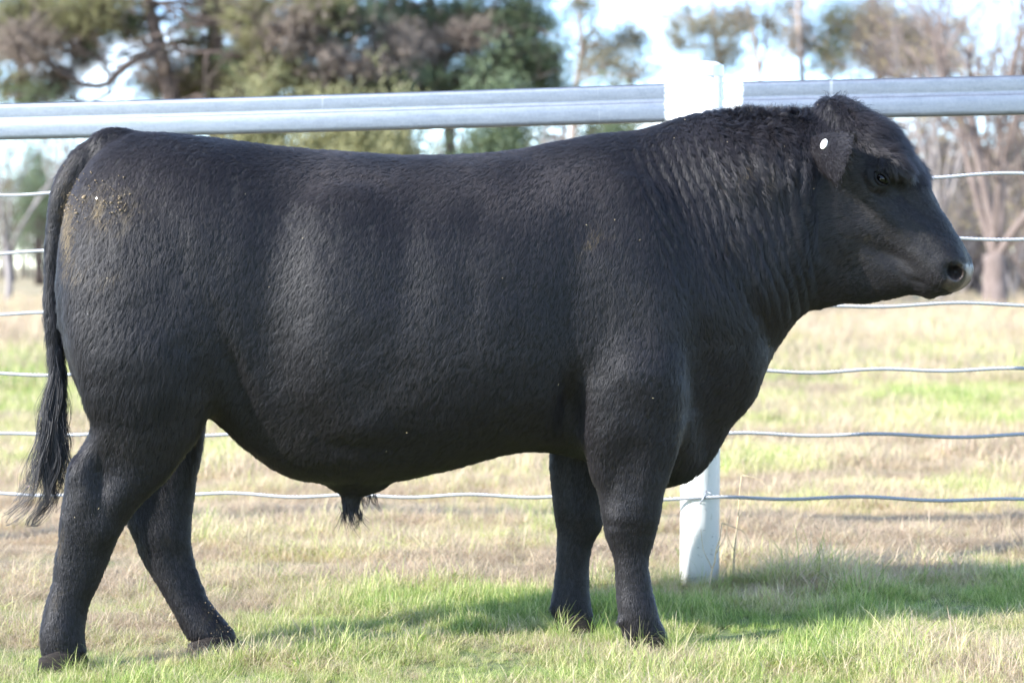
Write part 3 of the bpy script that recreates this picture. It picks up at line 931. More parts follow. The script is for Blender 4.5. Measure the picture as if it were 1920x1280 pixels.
# left distance: evergreens on the far side of the paddock
bush('distant_tree', 'dark evergreen across the paddock beside the tail', 120, 74, 275, 44, 900, PINE_GREEN, 71, cat='tree')
bush('distant_tree', 'pale olive tree across the paddock at the left edge', 150, 20, 300, 40, 700, GUM_GREY, 72, cat='tree')
bush('distant_tree', 'brownish tree across the paddock hidden mostly by the tail', 135, 120, 300, 36, 600, GUM_DARK, 73, cat='tree')


def far_wood():
    """The wood along the far edge of the pasture: reads as one mass."""
    rng = np.random.default_rng(81)
    V, Fc, Ti, off = [], [], [], 0
    T = Tubes()
    cs = []
    for k in range(420):
        x = rng.uniform(-75, 75) if k < 330 else rng.uniform(12, 42); y = rng.uniform(165, 260) if x < -8 else rng.uniform(78, 125)
        h = rng.uniform(4, 8.5) * (1.9 if x < -8 else 1.05); r = rng.uniform(1.2, 2.6)
        z = float(gz(x, y))
        T.add(jitter_path([(x, y, z - 0.1), (x + rng.normal(0, .2), y, z + h * 0.5), (x + rng.normal(0, .4), y, z + h * 0.9)], 5, 0.1, rng), np.linspace(0.16, 0.05, 5), 5, rng.random(), False)
        m = 52
        e = rng.normal(0, 1, (m, 3)); e /= np.linalg.norm(e, axis=1, keepdims=True); e *= rng.random((m, 1)) ** 0.4
        cs.append(np.array((x, y, z + h * 0.6)) + e * (r, r, h * 0.42))
    v, f, ti = leaves_np(rng, np.concatenate(cs), 9, 0.35, 0.42, 0.16)
    mm = leaf_mat('far_wood_leaves', (0.10, 0.085, 0.068), (0.30, 0.245, 0.205), 0.3)
    o = mesh_np('far_wood', np.concatenate([v, np.concatenate(T.v)]), np.concatenate([f, np.concatenate(T.f) + len(v)]), mm, None, False,
                {'tint': np.concatenate([ti, np.concatenate(T.tint) * 0.3])})
    tag(o, 'far wood of dull olive and brown trees along the edge of the pasture', 'wood', kind='stuff')


far_wood()


# ------------------------------------------------------------------ weeds by the post
def dry_weed(label, x, y, h, seed, side):
    rng = np.random.default_rng(seed)
    m = bpy.data.materials.get('dry_stalk')
    if m is None:
        m, t, p = new_mat('dry_stalk')
        n = noise(t, 30, 3, 0.6, objco(t))
        t.links.new(ramp(t, n, [(0.3, (0.40, 0.30, 0.17)), (0.7, (0.62, 0.50, 0.33))]), p.inputs['Base Color'])
        p.inputs['Roughness'].default_value = 0.8
    z = float(gz(x, y))
    root = empty('dry_weed', (x, y, z)); tag(root, label, 'weed')
    T = Tubes()
    p = jitter_path([(x, y, z - 0.02), (x + 0.02 * side, y, z + h * 0.5), (x + 0.03 * side, y, z + h)], 10, 0.012, rng)
    T.add(p, np.linspace(0.0034, 0.0016, 10), 6)
    T.build('stem', m, root)
    T = Tubes()
    T.add(jitter_path([p[-1], p[-1] + (0.06, 0, -0.02), p[-1] + (0.085, 0, -0.075)], 8, 0.006, rng), np.linspace(0.0018, 0.0007, 8), 5)
    T.add(jitter_path([p[5], p[5] + (0.03 * side, 0.01, 0.06), p[5] + (0.05 * side, 0.01, 0.15)], 6, 0.005, rng), np.linspace(0.0016, 0.0006, 6), 5)
    T.add(jitter_path([p[3], p[3] + (-0.02 * side, -0.01, 0.05), p[3] + (-0.035, -0.01, 0.12)], 6, 0.005, rng), np.linspace(0.0015, 0.0006, 6), 5)
    T.build('twig', m, root)


dry_weed('tall dry straw-coloured weed standing right of the white post', 0.672, 6.93, 0.33, 91, 1)
dry_weed('thin dry weed leaning against the foot of the white post', 0.60, 6.80, 0.20, 92, 1)
dry_weed('dead brown thistle standing out in the dry grass below the muzzle', PX(1716, 26), 26, 0.52, 93, -1)
dry_weed('short dead stalk in the far dry grass left of the thistle', PX(1548, 28), 28, 0.36, 94, 1)
# ------------------------------------------------------------------ the bull
# Side outlines are written in rows and columns of a 1920-wide view and turned into metres at the
# depth where each part stands; the bull's midline runs along y = MY(x), head end a little farther off.
M0, M1 = 5.87, 0.16
def MY(x): return M0 + M1 * x
def BX(px, off=0.0):
    k = (np.asarray(px, float) - 960) / F
    return k * (M0 + off) / (1 - M1 * k)
def BZ(py, x, off=0.0):
    return CAMH - (np.asarray(py, float) - HZ) * (MY(x) + off) / F


HS = 0.0065
GX = np.arange(-1.36, 1.32, HS); GY = np.arange(-0.47, 0.47, HS); GZv = np.arange(-0.05, 1.50, HS)
FIELD = np.full((len(GX), len(GY), len(GZv)), 1.0, np.float32)


def smin(a, b, k):
    if k <= 0: return np.minimum(a, b)
    h = np.clip(0.5 + 0.5 * (b - a) / k, 0, 1)
    return b * (1 - h) + a * h - k * h * (1 - h)


def put_field(lo, hi, fn, k, sub=False):
    i0, j0, l0 = (max(0, int(np.searchsorted(g, v - 0.09))) for g, v in zip((GX, GY, GZv), lo))
    i1, j1, l1 = (int(np.searchsorted(g, v + 0.09)) for g, v in zip((GX, GY, GZv), hi))
    X = GX[i0:i1, None, None]; Y = GY[None, j0:j1, None]; Z = GZv[None, None, l0:l1]
    d = fn(X, Y, Z).astype(np.float32)
    s = FIELD[i0:i1, j0:j1, l0:l1]
    FIELD[i0:i1, j0:j1, l0:l1] = -smin(-s, d, k) if sub else smin(s, d, k)


def ellipsoid(c, r, k, ax=None, sub=False):
    """ax: columns are the axes of the ellipsoid."""
    c = np.asarray(c, float); r = np.asarray(r, float)
    A = np.eye(3) if ax is None else np.asarray(ax, float)
    m = float(np.max(r))
    def fn(X, Y, Z):
        dx, dy, dz = X - c[0], Y - c[1], Z - c[2]
        q = [(dx * A[0, i] + dy * A[1, i] + dz * A[2, i]) for i in range(3)]
        rr = np.sqrt(sum((qi / ri) ** 2 for qi, ri in zip(q, r)))
        p = np.sqrt(dx * dx + dy * dy + dz * dz)
        return p * (1 - 1 / np.maximum(rr, 1e-3))
    put_field(c - m, c + m, fn, k, sub)


# trunk: columns, upper and lower outline, half width (m), height of the widest point, roundness above / below
TR = np.array([
    # px   top   bot   w     fr   nu   nd
    (117,  468,  548, .040, .50, 2.0, 2.0),
    (126,  415,  622, .110, .50, 2.0, 2.0),
    (142,  364,  694, .165, .48, 2.0, 2.0),
    (164,  316,  742, .205, .47, 2.0, 2.0),
    (195,  280,  770, .238, .46, 2.0, 2.0),
    (238,  256,  780, .264, .45, 2.0, 2.0),
    (300,  252,  776, .286, .45, 2.1, 2.1),
    (400,  262,  783, .300, .45, 2.3, 2.1),
    (460,  269,  836, .298, .46, 2.4, 2.1),
    (520,  276,  879, .300, .47, 2.5, 2.1),
    (600,  283,  905, .318, .47, 2.4, 2.1),
    (680,  290,  908, .335, .46, 2.4, 2.2),
    (760,  295,  896, .347, .46, 2.4, 2.2),
    (840,  294,  878, .352, .46, 2.4, 2.3),
    (920,  289,  856, .350, .46, 2.3, 2.3),
    (990,  281,  843, .338, .46, 2.2, 2.3),
    (1060, 265,  850, .322, .46, 2.1, 2.2),
    (1130, 254,  874, .312, .46, 2.0, 2.0),
    (1200, 244,  900, .300, .48, 1.9, 1.8),
    (1245, 232,  914, .284, .50, 1.9, 1.6),
    (1290, 219,  898, .264, .52, 1.9, 1.5),
    (1330, 212,  846, .246, .53, 1.9, 1.5),
    (1370, 209,  800, .228, .54, 1.9, 1.6),
    (1410, 209,  752, .210, .54, 1.9, 1.7),
    (1442, 210,  676, .196, .54, 2.0, 1.8),
    (1475, 211,  620, .186, .54, 2.0, 1.8),
    (1510, 211,  586, .178, .54, 2.0, 1.9),
    (1550, 214,  574, .150, .50, 2.0, 1.9),
    (1590, 232,  540, .105, .48, 2.0, 2.0),
    (1612, 262,  490, .050, .48, 2.0, 2.0)])
tx = BX(TR[:, 0])
c_top = smooth_curve(tx, BZ(TR[:, 1], tx)); c_bot = smooth_curve(tx, BZ(TR[:, 2], tx))
c_w, c_fr, c_nu, c_nd = (smooth_curve(tx, TR[:, i]) for i in (3, 4, 5, 6))


def trunk_field(X, Y, Z):
    x = X[:, 0, 0]
    zt, zb, w = c_top(x), c_bot(x), c_w(x)
    zc = zt - (zt - zb) * c_fr(x)
    sh = lambda a: a[:, None, None]
    up = Z > sh(zc)
    v = np.abs(Z - sh(zc)) / np.where(up, sh(zt - zc), sh(zc - zb))
    u = np.abs(Y) / sh(w)
    n = np.where(up, sh(c_nu(x)), sh(c_nd(x)))
    r = (u ** n + v ** n) ** (1 / n)
    p = np.sqrt(Y * Y + (Z - sh(zc)) ** 2)
    d = p * (1 - 1 / np.maximum(r, 1e-3))
    return np.maximum(d, np.maximum(tx[0] - X, X - tx[-1]))


put_field((tx[0], -.36, .3), (tx[-1], .36, 1.42), trunk_field, 0.0)


def leg_field(rows, k):
    """rows: (py, px rear, px front, half depth, centre depth)."""
    R = np.array(rows, float)
    xr = BX(R[:, 1], R[:, 4]); xf = BX(R[:, 2], R[:, 4])
    z = BZ(R[:, 0], (xr + xf) / 2, R[:, 4])
    o = np.argsort(z)
    z = z[o]
    f_r, f_f, f_h, f_c = (smooth_curve(z, a[o]) for a in (xr, xf, R[:, 3], R[:, 4]))
    def fn(X, Y, Z):
        zz = Z[0, 0, :]
        a, b, h, c = (f(zz)[None, None, :] for f in (f_r, f_f, f_h, f_c))
        xc, hx = (a + b) / 2, (b - a) / 2
        u, v = np.abs(X - xc) / hx, np.abs(Y - c) / h
        n = 2.2
        r = (u ** n + v ** n) ** (1 / n)
        p = np.sqrt((X - xc) ** 2 + (Y - c) ** 2)
        d = p * (1 - 1 / np.maximum(r, 1e-3))
        return np.maximum(d, np.maximum(z[0] - Z, (Z - z[-1]) * 0.6))
    put_field((xr.min(), R[:, 4].min() - R[:, 3].max(), z[0]), (xf.max(), R[:, 4].max() + R[:, 3].max(), z[-1]), fn, k)


LEG_NH = [(470, 170, 400, .07, -.17), (560, 152, 418, .110, -.175), (640, 142, 422, .122, -.18), (700, 148, 414, .115, -.178), (750, 162, 402, .105, -.172), (790, 173, 383, .092, -.166), (830, 160, 362, .078, -.16),
          (860, 141, 340, .068, -.155), (890, 128, 318, .062, -.15), (920, 121, 290, .056, -.148), (950, 116, 260, .053, -.145), (980, 113, 238, .050, -.14), (1010, 111, 220, .046, -.135),
          (1050, 103, 205, .043, -.13), (1090, 98, 187, .042, -.125), (1130, 88, 169, .043, -.122), (1170, 79, 159, .046, -.12), (1200, 76, 157, .048, -.12), (1226, 80, 162, .046, -.12)]
LEG_FH = [(600, 230, 400, .09, .165), (700, 250, 402, .100, .16), (780, 250, 384, .088, .15), (850, 245, 374, .074, .142), (920, 240, 365, .064, .132), (970, 240, 358, .058, .125), (1005, 249, 357, .054, .12), (1040, 263, 360, .049, .118),
          (1085, 290, 374, .044, .115), (1130, 318, 394, .043, .112), (1165, 337, 420, .046, .11), (1185, 347, 436, .047, .11), (1196, 352, 440, .045, .11)]
LEG_NF = [(560, 1110, 1285, .07, -.185), (640, 1094, 1290, .095, -.195), (700, 1088, 1287, .100, -.2), (760, 1088, 1283, .096, -.197), (820, 1094, 1275, .086, -.188), (880, 1106, 1258, .072, -.177), (930, 1123, 1243, .063, -.168),
          (980, 1131, 1234, .056, -.162), (1010, 1139, 1226, .052, -.158), (1040, 1150, 1218, .046, -.155), (1090, 1156, 1220, .043, -.15), (1130, 1158, 1228, .045, -.148), (1160, 1161, 1237, .048, -.146), (1185, 1166, 1248, .048, -.145), (1196, 1170, 1252, .046, -.145)]
LEG_FF = [(700, 1040, 1190, .09, .185), (780, 1034, 1170, .085, .188), (860, 1032, 1150, .074, .19), (930, 1035, 1137, .062, .19), (985, 1043, 1129, .055, .195), (1020, 1046, 1111, .049, .198), (1060, 1043, 1104, .044, .2),
          (1100, 1038, 1105, .044, .2), (1130, 1035, 1108, .048, .2), (1150, 1037, 1112, .048, .2), (1158, 1040, 1114, .046, .2)]
leg_field(LEG_FH, 0.05); leg_field(LEG_FF, 0.045); leg_field(LEG_NH, 0.05); leg_field(LEG_NF, 0.045)


def bp(px, py, off):
    x = float(BX(px, off)); return np.array((x, off, float(BZ(py, x, off))))


for sg in (-1, 1):
    ellipsoid(bp(285, 560, sg * .175), (.190, .110, .265), 0.05)                     # ham
    ellipsoid(bp(1185, 540, sg * .225), (.135, .075, .270), 0.06)                    # shoulder
    ellipsoid(bp(1190, 705, sg * .225), (.115, .062, .110), 0.05)                    # upper arm
    ellipsoid(bp(640, 560, sg * .255), (.16, .080, .25), 0.07)                       # last ribs
    ellipsoid(bp(1390, 330, sg * .085), (.24, .105, .11), 0.06)                      # crest of the neck
ellipsoid(bp(1290, 800, 0), (.085, .075, .12), 0.05)                                 # brisket
ellipsoid(bp(672, 905, 0), (.060, .036, .030), 0.05)                                 # sheath
ellipsoid(bp(658, 940, 0), (.024, .022, .034), 0.02)

# head: its own frame (t along the nose, s up the face, l to the near side), units of one column
U = 1 / 711.0
HA = np.array((float(BX(1560)), -0.015, 0.0)); HA[2] = float(BZ(330, HA[0]))
HE = np.array((.776, -.30, -.631)); HK = float(np.linalg.norm(HE)); HE = HE / HK
HL = np.array((HE[1], -HE[0], 0.0)); HL /= np.linalg.norm(HL)
HN = np.cross(HL, HE)
if HN[2] < 0: HN = -HN
HD = np.array([
    # t    su    sl    w     fr(from top) 
    (-92,  50, -120, .090, .40), (-60, 80, -150, .118, .38), (-20, 120, -172, .131, .36), (20, 135, -184, .133, .34), (60, 128, -192, .124, .32), (100, 112, -196, .108, .32), (150, 96, -178, .092, .36),
    (190, 76, -150, .082, .40), (215, 68, -120, .078, .42), (240, 58, -90, .077, .45), (262, 50, -74, .079, .47), (285, 37, -56, .077, .5), (302, 23, -38, .064, .5), (312, 8, -22, .038, .5)])
h_t = HD[:, 0]
h_su, h_sl, h_w, h_fr = (smooth_curve(h_t, HD[:, i]) for i in (1, 2, 3, 4))


def head_coords(X, Y, Z):
    dx, dy, dz = X - HA[0], Y - HA[1], Z - HA[2]
    t = (dx * HE[0] + dy * HE[1] + dz * HE[2]) / (U * HK)
    s = (dx * HN[0] + dy * HN[1] + dz * HN[2]) / U
    l = dx * HL[0] + dy * HL[1] + dz * HL[2]
    return t, s, l


def head_point(t, s, l):
    return HA + HE * (t * U * HK) + HN * (s * U) + HL * l


def head_section(t):
    su, sl, w = h_su(t), h_sl(t), h_w(t)
    sc = su - (su - sl) * h_fr(t)
    return su, sl, w, sc


def head_field(X, Y, Z):
    t, s, l = head_coords(X, Y, Z)
    su, sl, w, sc = head_section(t)
    up = s > sc
    v = np.abs(s - sc) / np.where(up, su - sc, sc - sl)
    n = np.where(up, 2.6, 1.9)
    u = np.abs(l) / w
    r = (u ** n + v ** n) ** (1 / n)
    p = np.sqrt(l * l + ((s - sc) * U) ** 2)
    d = p * (1 - 1 / np.maximum(r, 1e-3))
    return np.maximum(d, np.maximum(h_t[0] - t, t - h_t[-1]) * U)


put_field((.75, -.40, .72), (1.28, .24, 1.45), head_field, 0.045)
HAX = np.stack([HE, HL, HN], 1)
ET, ES = 92, 62                      # the eye
for sg in (-1, 1):
    ellipsoid(head_point(ET - 2, ES + 27, sg * .102), (.055, .030, .026), 0.03, HAX)          # brow
    ellipsoid(head_point(40, -70, sg * .088), (.105, .040, .085), 0.04, HAX)         # jaw muscle
    ellipsoid(head_point(277, 2, sg * .050), (.044, .030, .036), 0.02, HAX)          # wing of the nostril
    ellipsoid(head_point(ET, ES, sg * .116), (.034, .026, .030), 0.02, HAX)          # orbit
ellipsoid(head_point(252, -62, 0), (.046, .050, .018), 0.012, HAX)                   # lower lip
ellipsoid(head_point(-36, 97, 0), (.090, .085, .046), 0.04, HAX)                    # poll
for sg in (-1, 1):
    ellipsoid(head_point(288, 3, sg * .068), (.025, .034, .020), 0.008, HAX, True)   # nostril
    ellipsoid(head_point(ET, ES, sg * .148), (.022, .020, .016), 0.012, HAX, True)   # eye socket

for q in ((84, 1190, -.12), (356, 1172, .11), (1160, 1162, -.147), (1036, 1138, .2)):      # dewclaws
    for sg in (-1, 1):
        ellipsoid(bp(q[0] + 6, q[1], q[2] + sg * .022), (.015, .010, .013), 0.012)

# tail
TAIL = [(236, 264, 16), (198, 276, 22), (165, 298, 27), (139, 330, 27), (121, 370, 24), (111, 415, 20), (104, 470, 18), (100, 530, 15), (101, 590, 14), (104, 650, 12), (109, 700, 9), (112, 735, 5)]
ta = np.array(TAIL, float)
tl = np.linspace(0, 1, len(ta)); tu = np.linspace(0, 1, 46)
tpx, tpy, tr_ = (smooth_curve(tl, ta[:, i])(tu) for i in range(3))
TAILP = np.stack([BX(tpx), np.full(46, -0.004), BZ(tpy, BX(tpx))], -1); TAILR = tr_ * 5.7 / F
for i in range(45):
    a, b = TAILP[i], TAILP[i + 1]; ra, rb = TAILR[i], TAILR[i + 1]
    def cap(X, Y, Z, a=a, b=b, ra=ra, rb=rb):
        ab = b - a
        h = np.clip(((X - a[0]) * ab[0] + (Y - a[1]) * ab[1] + (Z - a[2]) * ab[2]) / ab.dot(ab), 0, 1)
        return np.sqrt((X - a[0] - ab[0] * h) ** 2 + (Y - a[1] - ab[1] * h) ** 2 + (Z - a[2] - ab[2] * h) ** 2) - (ra + (rb - ra) * h)
    put_field(np.minimum(a, b) - 0.04, np.maximum(a, b) + 0.04, cap, 0.03 if i < 5 else 0.004)


def surface_nets(Fd):
    S = Fd < 0
    n = np.zeros(tuple(d - 1 for d in Fd.shape), np.int8)
    for a in (0, 1):
        for b in (0, 1):
            for c in (0, 1):
                n += S[a:S.shape[0] - 1 + a, b:S.shape[1] - 1 + b, c:S.shape[2] - 1 + c]
    act = np.argwhere((n > 0) & (n < 8))
    idx = np.full(n.shape, -1, np.int32)
    idx[act[:, 0], act[:, 1], act[:, 2]] = np.arange(len(act))
    acc = np.zeros((len(act), 3)); cnt = np.zeros(len(act))
    cor = [(a, b, c) for a in (0, 1) for b in (0, 1) for c in (0, 1)]
    val = {k: Fd[act[:, 0] + k[0], act[:, 1] + k[1], act[:, 2] + k[2]].astype(float) for k in cor}
    for k in cor:
        for ax in range(3):
            if k[ax]: continue
            k2 = list(k); k2[ax] = 1; k2 = tuple(k2)
            va, vb = val[k], val[k2]
            m = (va < 0) != (vb < 0)
            t = np.where(m, va / np.where(m, va - vb, 1), 0)
            p = np.array(k, float)[None] + np.zeros((len(act), 3)); p[:, ax] += t
            acc[m] += p[m]; cnt[m] += 1
    v = act + acc / cnt[:, None]
    faces = []
    for ax in range(3):
        o1, o2 = (ax + 1) % 3, (ax + 2) % 3
        sl0 = [slice(None)] * 3; sl1 = [slice(None)] * 3
        sl0[ax] = slice(0, -1); sl1[ax] = slice(1, None)
        A, B = S[tuple(sl0)], S[tuple(sl1)]
        e = np.argwhere(A != B)
        e = e[(e[:, o1] > 0) & (e[:, o2] > 0) & (e[:, o1] < n.shape[o1]) & (e[:, o2] < n.shape[o2])]
        q = []
        for d1, d2 in ((0, 0), (1, 0), (1, 1), (0, 1)):
            c = e.copy(); c[:, o1] -= d1; c[:, o2] -= d2
            q.append(idx[c[:, 0], c[:, 1], c[:, 2]])
        q = np.stack(q, -1)
        flip = ~A[e[:, 0], e[:, 1], e[:, 2]]
        q[flip] = q[flip][:, ::-1]
        faces.append(q)
    return v, np.concatenate(faces)


bv, bf = surface_nets(FIELD)
bv = bv * HS + np.array((GX[0], GY[0], GZv[0]))
del FIELD


def vnormals(v, f):
    n = np.zeros_like(v)
    a, b, c, d = (v[f[:, i]] for i in range(4))
    fn = np.cross(c - a, d - b)
    for i in range(4): np.add.at(n, f[:, i], fn)
    return n / (np.linalg.norm(n, axis=1, keepdims=True) + 1e-12)


def relax(v, f, it):
    for _ in range(it):
        s = np.zeros_like(v); c = np.zeros(len(v))
        for i in range(4):
            j = (i + 1) % 4
            np.add.at(s, f[:, i], v[f[:, j]]); np.add.at(c, f[:, i], 1)
            np.add.at(s, f[:, j], v[f[:, i]]); np.add.at(c, f[:, j], 1)
        v = v * 0.5 + 0.5 * s / c[:, None]
    return v


if np.sum(np.cross(bv[bf[:, 2]] - bv[bf[:, 0]], bv[bf[:, 3]] - bv[bf[:, 1]]) * (bv[bf[:, 0]] - bv.mean(0))) < 0:
    bf = bf[:, ::-1]
bv = relax(bv, bf, 2)
bn = vnormals(bv, bf)
print('bull verts', len(bv), 'faces', len(bf))


def view_rc(v):
    """Column and row at which a point of either flank stands in side view."""
    Y = MY(v[:, 0]) - np.abs(v[:, 1])
    return 960 + v[:, 0] * F / Y, HZ + (CAMH - v[:, 2]) * F / Y


vc, vr = view_rc(bv)
side = np.clip(np.abs(bn[:, 1]) * 1.6, 0, 1)
def gauss(cx, cy, sx, sy, rot=0.0):
    c, s = math.cos(rad(rot)), math.sin(rad(rot))
    dx, dy = vc - cx, vr - cy
    return np.exp(-0.5 * (((dx * c + dy * s) / sx) ** 2 + ((-dx * s + dy * c) / sy) ** 2))


disp = np.zeros(len(bv))
for cx, cy, sx, sy, rot, amp in (
    (535, 540, 38, 110, 4, -13), (500, 660, 40, 70, -20, -8), (425, 312, 55, 26, 10, 7), (440, 420, 60, 60, 0, 5), (300, 690, 60, 60, 0, 5),
    (700, 470, 26, 120, 6, 2), (765, 480, 16, 110, 6, -2), (830, 480, 22, 120, 6, 2), (890, 490, 16, 110, 5, -2), (950, 490, 24, 110, 5, 2),
    (1065, 600, 30, 120, 5, -11), (1040, 420, 60, 60, 0, 4), (1068, 768, 16, 44, 8, -32), (1205, 700, 46, 40, 20, 8), (1310, 600, 14, 90, -14, -8), (1255, 560, 40, 90, -10, 6), (1120, 640, 26, 80, 6, -5), (1250, 680, 36, 55, 0, 9), (1305, 720, 20, 110, -12, -14), (1180, 800, 60, 40, 0, 5),
    (1400, 560, 22, 90, -20, -10), (1440, 610, 14, 60, -25, -10), (1543, 430, 13, 95, 3, -9), (1500, 470, 14, 90, 8, 5), (680, 800, 34, 26, 0, 8), (690, 838, 50, 14, 0, -7), (560, 800, 60, 30, 30, -5), (440, 700, 12, 70, -18, -9), (405, 620, 40, 50, 0, 5),
    (330, 800, 26, 70, 12, -7), (205, 880, 22, 40, 0, -7), (142, 880, 16, 22, 0, 4), (200, 1000, 30, 20, 0, 4), (220, 1060, 14, 60, 10, -3), (1190, 965, 28, 34, 0, 5), (1185, 1030, 24, 22, 0, -2), (1200, 1140, 24, 22, 0, 3),
    (1175, 880, 22, 60, 8, -4), (115, 1175, 24, 22, 0, 3), (330, 870, 18, 60, 15, 4), (182, 888, 11, 42, -8, -6), (222, 930, 24, 38, 10, 4), (160, 930, 18, 26, 0, 3), (1170, 984, 26, 5, 6, -1.6), (1196, 1000, 24, 5, -4, -1.2), (1160, 975, 12, 24, 0, 3), (1215, 905, 18, 50, 4, 4), (1145, 905, 10, 40, 0, -3), (300, 1010, 30, 22, 20, 3), (320, 1075, 10, 60, -24, -3), (1085, 985, 28, 24, 0, 3)):
    disp += gauss(cx, cy, sx, sy, rot) * amp * 0.001 * side * (1.9 if cy > 850 else 1.35)
# folds of the neck skin
lean = np.interp(vc - 0.4 * (vr - 250), [1130, 1300, 1420, 1520], [0.44, 0.36, 0.12, 0.0])
warp = 9 * vnoise(np.stack([vc / 60, vr / 90, np.sign(bv[:, 1])], -1), 17) + 5 * vnoise(np.stack([vc / 22, vr / 45, np.sign(bv[:, 1])], -1), 18)
vv = np.arange(1000.0, 1750.0)
phase = np.interp(vc - lean * (vr - 250) + warp, vv, np.cumsum(1 / np.interp(vv, [1150, 1300, 1420, 1560], [19, 23, 30, 38])))
fold = 0.60 * (1 - np.abs(np.sin(phase * math.pi))) ** 2.0 + 0.14 * (0.5 + 0.5 * np.cos(phase * 2 * math.pi))
mask = sstep(1150, 1215, vc - 0.25 * (vr - 250)) * (1 - sstep(1510, 1560, vc)) * sstep(222, 275, vr) * (1 - sstep(470, 640, vr + 0.25 * (1400 - vc)))
depth = 0.62 + 0.38 * vnoise(np.stack([vc / 45, vr / 120, np.sign(bv[:, 1])], -1), 19)
disp -= fold * mask * np.clip(depth, 0.1, 1) * 0.021 * side
# broad unevenness
disp += 0.0022 * vnoise(bv * 14, 23) + 0.0012 * vnoise(bv * 34, 24)
# head detail, in head columns
ht, hs, hl = head_coords(bv[:, 0], bv[:, 1], bv[:, 2])
hmask = sstep(-70, 10, ht) * (np.abs(hl) > 0.03)
def hg(t, s, a, b, rot=0.0):
    c, sn = math.cos(rad(rot)), math.sin(rad(rot))
    dt, ds = ht - t, hs - s
    return np.exp(-0.5 * (((dt * c + ds * sn) / a) ** 2 + ((-dt * sn + ds * c) / b) ** 2)) * hmask
rho = np.sqrt(((ht - ET) / 25) ** 2 + ((hs - ES) / 17) ** 2)
ring = np.exp(-((rho - 1.15) / 0.32) ** 2)
disp += 0.0055 * ring * hmask
disp += 1.45 * (-0.017 * hg(140, 50, 30, 13, -12) - 0.010 * hg(128, 74, 22, 14) + 0.009 * hg(175, 38, 60, 9, -10) + 0.007 * hg(105, 22, 40, 11, -14) + 0.006 * hg(150, 8, 40, 14, -8) - 0.010 * hg(175, -46, 40, 12, 12)
         + 0.010 * hg(238, -8, 34, 26) + 0.004 * hg(86, 98, 36, 10, -8) - 0.004 * hg(80, 0, 40, 16) + 0.004 * hg(120, -40, 30, 30))
# mouth: a groove from the corner forward, under the muzzle
ml = np.interp(ht, [196, 230, 262, 300], [-60, -60, -46, -36])
disp -= 0.0035 * np.exp(-((hs - ml) / 4.5) ** 2) * sstep(190, 205, ht) * (1 - sstep(296, 306, ht)) * np.clip(np.abs(hl) / 0.03, 0, 1)
bv = bv + bn * disp[:, None]
bn = vnormals(bv, bf)

nose = sstep(0.9, 1.0, np.clip(hg(300, 4, 16, 24) * 1.5 + (ht > 268) * sstep(268, 286, ht) * (np.abs(hs - 2) < 26) * 1.0, 0, 1)) * (ht > 255)
nose = np.where((ht > 280) & (hs > -34) & (hs < 26), sstep(284, 294, ht + 4 * vnoise(bv * 90, 12)), 0) * (vc > 1700)
inner = np.exp(-(((ht - 288) / 13) ** 2 + ((hs - 3) / 9) ** 2))          # inside of the nostril
eye_ring = sstep(1.5, 1.0, rho) * hmask


def dust_at(v, n):
    """Dust and dried mud on the hair: 0 clean .. 1 dusty; second value, mud."""
    c, r = view_rc(v)
    nz = vnoise(v * 9, 31); nf = vnoise(v * 40, 32)
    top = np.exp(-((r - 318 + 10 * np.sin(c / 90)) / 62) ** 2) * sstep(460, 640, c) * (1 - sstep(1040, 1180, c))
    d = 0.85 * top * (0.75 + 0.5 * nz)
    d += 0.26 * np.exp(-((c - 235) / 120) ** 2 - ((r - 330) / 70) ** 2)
    d += 0.14 * np.exp(-((c - 1350) / 70) ** 2 - ((r - 320) / 50) ** 2) * (0.6 + 0.6 * nf)
    d += 0.10 * sstep(0.0, 0.6, nz)
    m = 1.0 * np.exp(-((c - 205) / 58) ** 2 - ((r - 395) / 42) ** 2) * (0.55 + 0.7 * nf) + 0.9 * np.exp(-((c - 128) / 14) ** 2 - ((r - 430) / 80) ** 2)
    m += 0.45 * np.exp(-((c - 195) / 70) ** 2 - ((r - 515) / 26) ** 2) * (0.6 + nf)
    m += 0.5 * np.exp(-((c - 1105) / 45) ** 2 - ((r - 455) / 30) ** 2) * sstep(-.1, .4, nf)
    m += 0.5 * np.exp(-((c - 1410) / 60) ** 2 - ((r - 320) / 40) ** 2) * sstep(-.1, .5, nf)
    m += 0.6 * np.exp(-((c - 398) / 26) ** 2 - ((r - 1160) / 50) ** 2) * (nf > -0.1)
    m += 0.45 * np.exp(-((c - 108) / 10) ** 2 - ((r - 1030) / 130) ** 2) * (nf > -0.1)
    m += 0.4 * np.exp(-((c - 1275) / 16) ** 2 - ((r - 800) / 45) ** 2) * sstep(-.2, .4, nf)
    m += 0.3 * np.exp(-((c - 1630) / 50) ** 2 - ((r - 440) / 60) ** 2) * sstep(.1, .6, nf)
    m += 0.3 * np.exp(-((c - 1662) / 14) ** 2 - ((r - 300) / 10) ** 2)
    return np.clip(d, 0, 1), np.clip(m, 0, 1)


bull = empty('bull', (0.1, float(MY(0.1)), 0.0))
tag(bull, 'stocky black bull standing side-on on the grass in front of the fence', 'bull')


def coat_colour(t, dust, mud):
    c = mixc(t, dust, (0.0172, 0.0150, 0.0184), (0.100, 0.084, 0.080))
    return mixc(t, mud, c, (0.20, 0.145, 0.075))


